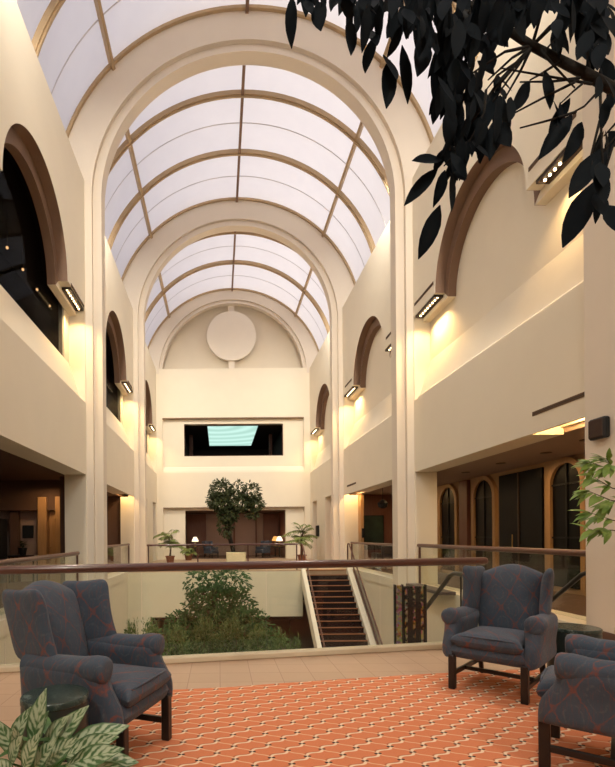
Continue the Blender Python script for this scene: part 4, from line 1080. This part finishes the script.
# potted palms
def palm(loc, h, label, seed, n=15, L=.8):
    random.seed(seed); t = thing('potted_palm', label, 'plant', loc, 0, 'potted palms of the far gallery')
    pot(t, .24, .36, M['terracotta']); tr = MB(); lf = MB()
    for k in range(3): tr.tube([(rnd(-.05, .05), rnd(-.05, .05), .3), (rnd(-.1, .1), rnd(-.1, .1), h * .45), (rnd(-.15, .15), rnd(-.1, .1), h * .62)], [.035, .028, .018], 6)
    for i in range(n):
        a = 2 * PI * i / n + rnd(-.2, .2); el = rnd(.1, 1.2); st = Vector((0, 0, h * rnd(.34, .66))); ll = L * rnd(.8, 1.15); pts = []
        for k in range(6):
            u = k / 5; pts.append(st + Vector((math.cos(a) * math.cos(el) * ll * u, math.sin(a) * math.cos(el) * ll * u, math.sin(el) * ll * u * 1.0 - .45 * ll * u * u)))
        tr.tube(pts, [.012, .01, .008, .006, .005, .003], 5)
        for k in range(1, 6):
            tdir = (pts[k] - pts[k - 1]).normalized(); sd = tdir.cross(Vector((0, 0, 1)))
            for s in (-1, 1):
                for e in (0., .5): lf.leaf(pts[k - 1].lerp(pts[k], e), tdir * .7 + sd * s + Vector((0, 0, -.35)), Vector((0, 0, 1)), rnd(.24, .36) * (1.1 - .08 * k), .085, .3, (.15, .9, .8, .05))
    tr.obj('stems', M['bark'], t, smooth=True); lf.obj('fronds', M['palm'], t, smooth=True); return t
palm((4.35, 25.2, 0), 2.6, 'potted palm standing by the head of the far stairs', 3, 22, 1.15)
palm((-2.55, 25.0, 0), 2.3, 'potted palm at the gallery corner opposite the stairs', 5, 20, 1.0)
palm((-1.75, 27.4, 0), 1.0, 'small dark potted fern low behind the far railing under the lamp', 8, 14, .5)
random.seed(21)
t = thing('potted_plant', 'dark potted plant on the console table in the side room', 'plant', (-5.95, 14.55, .84))
pot(t, .13, .22, M['black']); lf = MB()
for i in range(60): a = rnd(0, 6.28); lf.leaf(Vector((rnd(-.06, .06), rnd(-.06, .06), rnd(.18, .4))), Vector((math.cos(a), math.sin(a), rnd(0, 1.2))), Vector((0, 0, 1)), rnd(.12, .24), .05, .4)
lf.obj('leaves', M['farficus'], t, smooth=True)
# raised bed that holds the court planting
b = MB(); b.box(-3.2, 3.0, 10.3, 15.4, GROUND, GROUND + .35); struct(b.obj('trim_31', M['curb'])); 

# lounge lamps on little tables
def table_lamp(x, y, label, mat):
    t = thing('lamp_table', 'round dark table under the ' + label.replace('standing ', '').replace(' on a dark table', ''), 'table', (x, y, 0))
    q = MB(); q.lathe([(.16, 0), (.05, .04), (.04, .6), (.3, .62), (.3, .66)], 20); q.obj('body', M['legwood'], t)
    t = thing('table_lamp', label, 'lamp', (x, y, .66))
    q = MB(); q.lathe([(.1, 0), (.1, .03), (.03, .05), (.07, .2), (.03, .36), (.015, .45)], 16); q.obj('base', M['brass'], t, smooth=True)
    q = MB(); q.lathe([(.22, .36), (.20, .45), (.10, .66)], 20); q.obj('lamp_shade', mat, t, smooth=True)
    lamp('table_lamp_light', 'POINT', (x, y, 1.45), 2.5, WARM, .1)
table_lamp(-1.55, 31.2, 'white shaded lamp standing alone on a dark table beyond the far railing', M['shade'])
table_lamp(3.82, 30.4, 'white shaded lamp standing beside the amber one', M['shade'])
table_lamp(3.72, 31.8, 'amber shaded lamp standing behind the white one', M['shade2'])

# the tapestry stand beyond the balustrade
b = MB(); b.box(2.2, 3.28, 5.85, 6.75, -.5, -.30); struct(b.obj('floor', M['curb']))
t = thing('tapestry_screen', 'dark tapestry screen with colourful bands beyond the glass balustrade', 'screen', (2.33, 6.33, -.30))
q = MB(); q.bbox(.085, .39, .0, .03, 0, .985, .004); q.obj('panel', M['tapestry'], t)
q = MB(); q.bbox(.0, .09, .005, .035, 0, 1.0, .004); q.obj('border_panel', M['border'], t)
for x in (-.012, .088, .392):
    q = MB(); q.bbox(x - .010, x + .010, -.006, .04, 0, 1.01, .003); q.obj('upright', M['black'], t)

# ------------------------------------------------------------------ daylight, view
w = bpy.data.worlds.new('World'); SC.world = w; w.use_nodes = True
nt = w.node_tree; nt.nodes.clear(); g = G(nt)
o_ = g.n('ShaderNodeOutputWorld'); bg = g.n('ShaderNodeBackground')
bg.inputs[0].default_value = (.98, .93, 1., 1); bg.inputs[1].default_value = .58
g.l(bg.outputs[0], o_.inputs[0])
S = bpy.data.lights.new('sun', 'SUN'); S.energy = 1.3; S.angle = .05; S.color = (1., .90, .78)
so = bpy.data.objects.new('sun', S); C.objects.link(so); so.rotation_euler = (math.radians(28), math.radians(42), 0)

cam = bpy.data.cameras.new('camera'); co = bpy.data.objects.new('camera', cam); C.objects.link(co)
cam.sensor_fit = 'HORIZONTAL'; cam.sensor_width = 36.; cam.lens = FPX / 615. * 36.
cam.shift_x = (307.5 - CX) / 615.; cam.shift_y = (HZ - 383.5) / 615.
cam.clip_start = .05; cam.clip_end = 200
co.matrix_world = Matrix.Translation((0, 0, EYE)) @ Matrix.Rotation(PI / 2, 4, 'X') @ Matrix.Rotation(-ROLL, 4, 'Z')
SC.camera = co
vs_ = SC.view_settings; vs_.view_transform = 'Standard'; vs_.look = 'None'; vs_.gamma = 1.; vs_.exposure = .40; vs_.use_curve_mapping = False
cy = SC.cycles; cy.use_denoising = True; cy.max_bounces = 10; cy.diffuse_bounces = 6; cy.glossy_bounces = 3; cy.transparent_max_bounces = 12; cy.sample_clamp_indirect = 6.; cy.caustics_reflective = False; cy.caustics_refractive = False
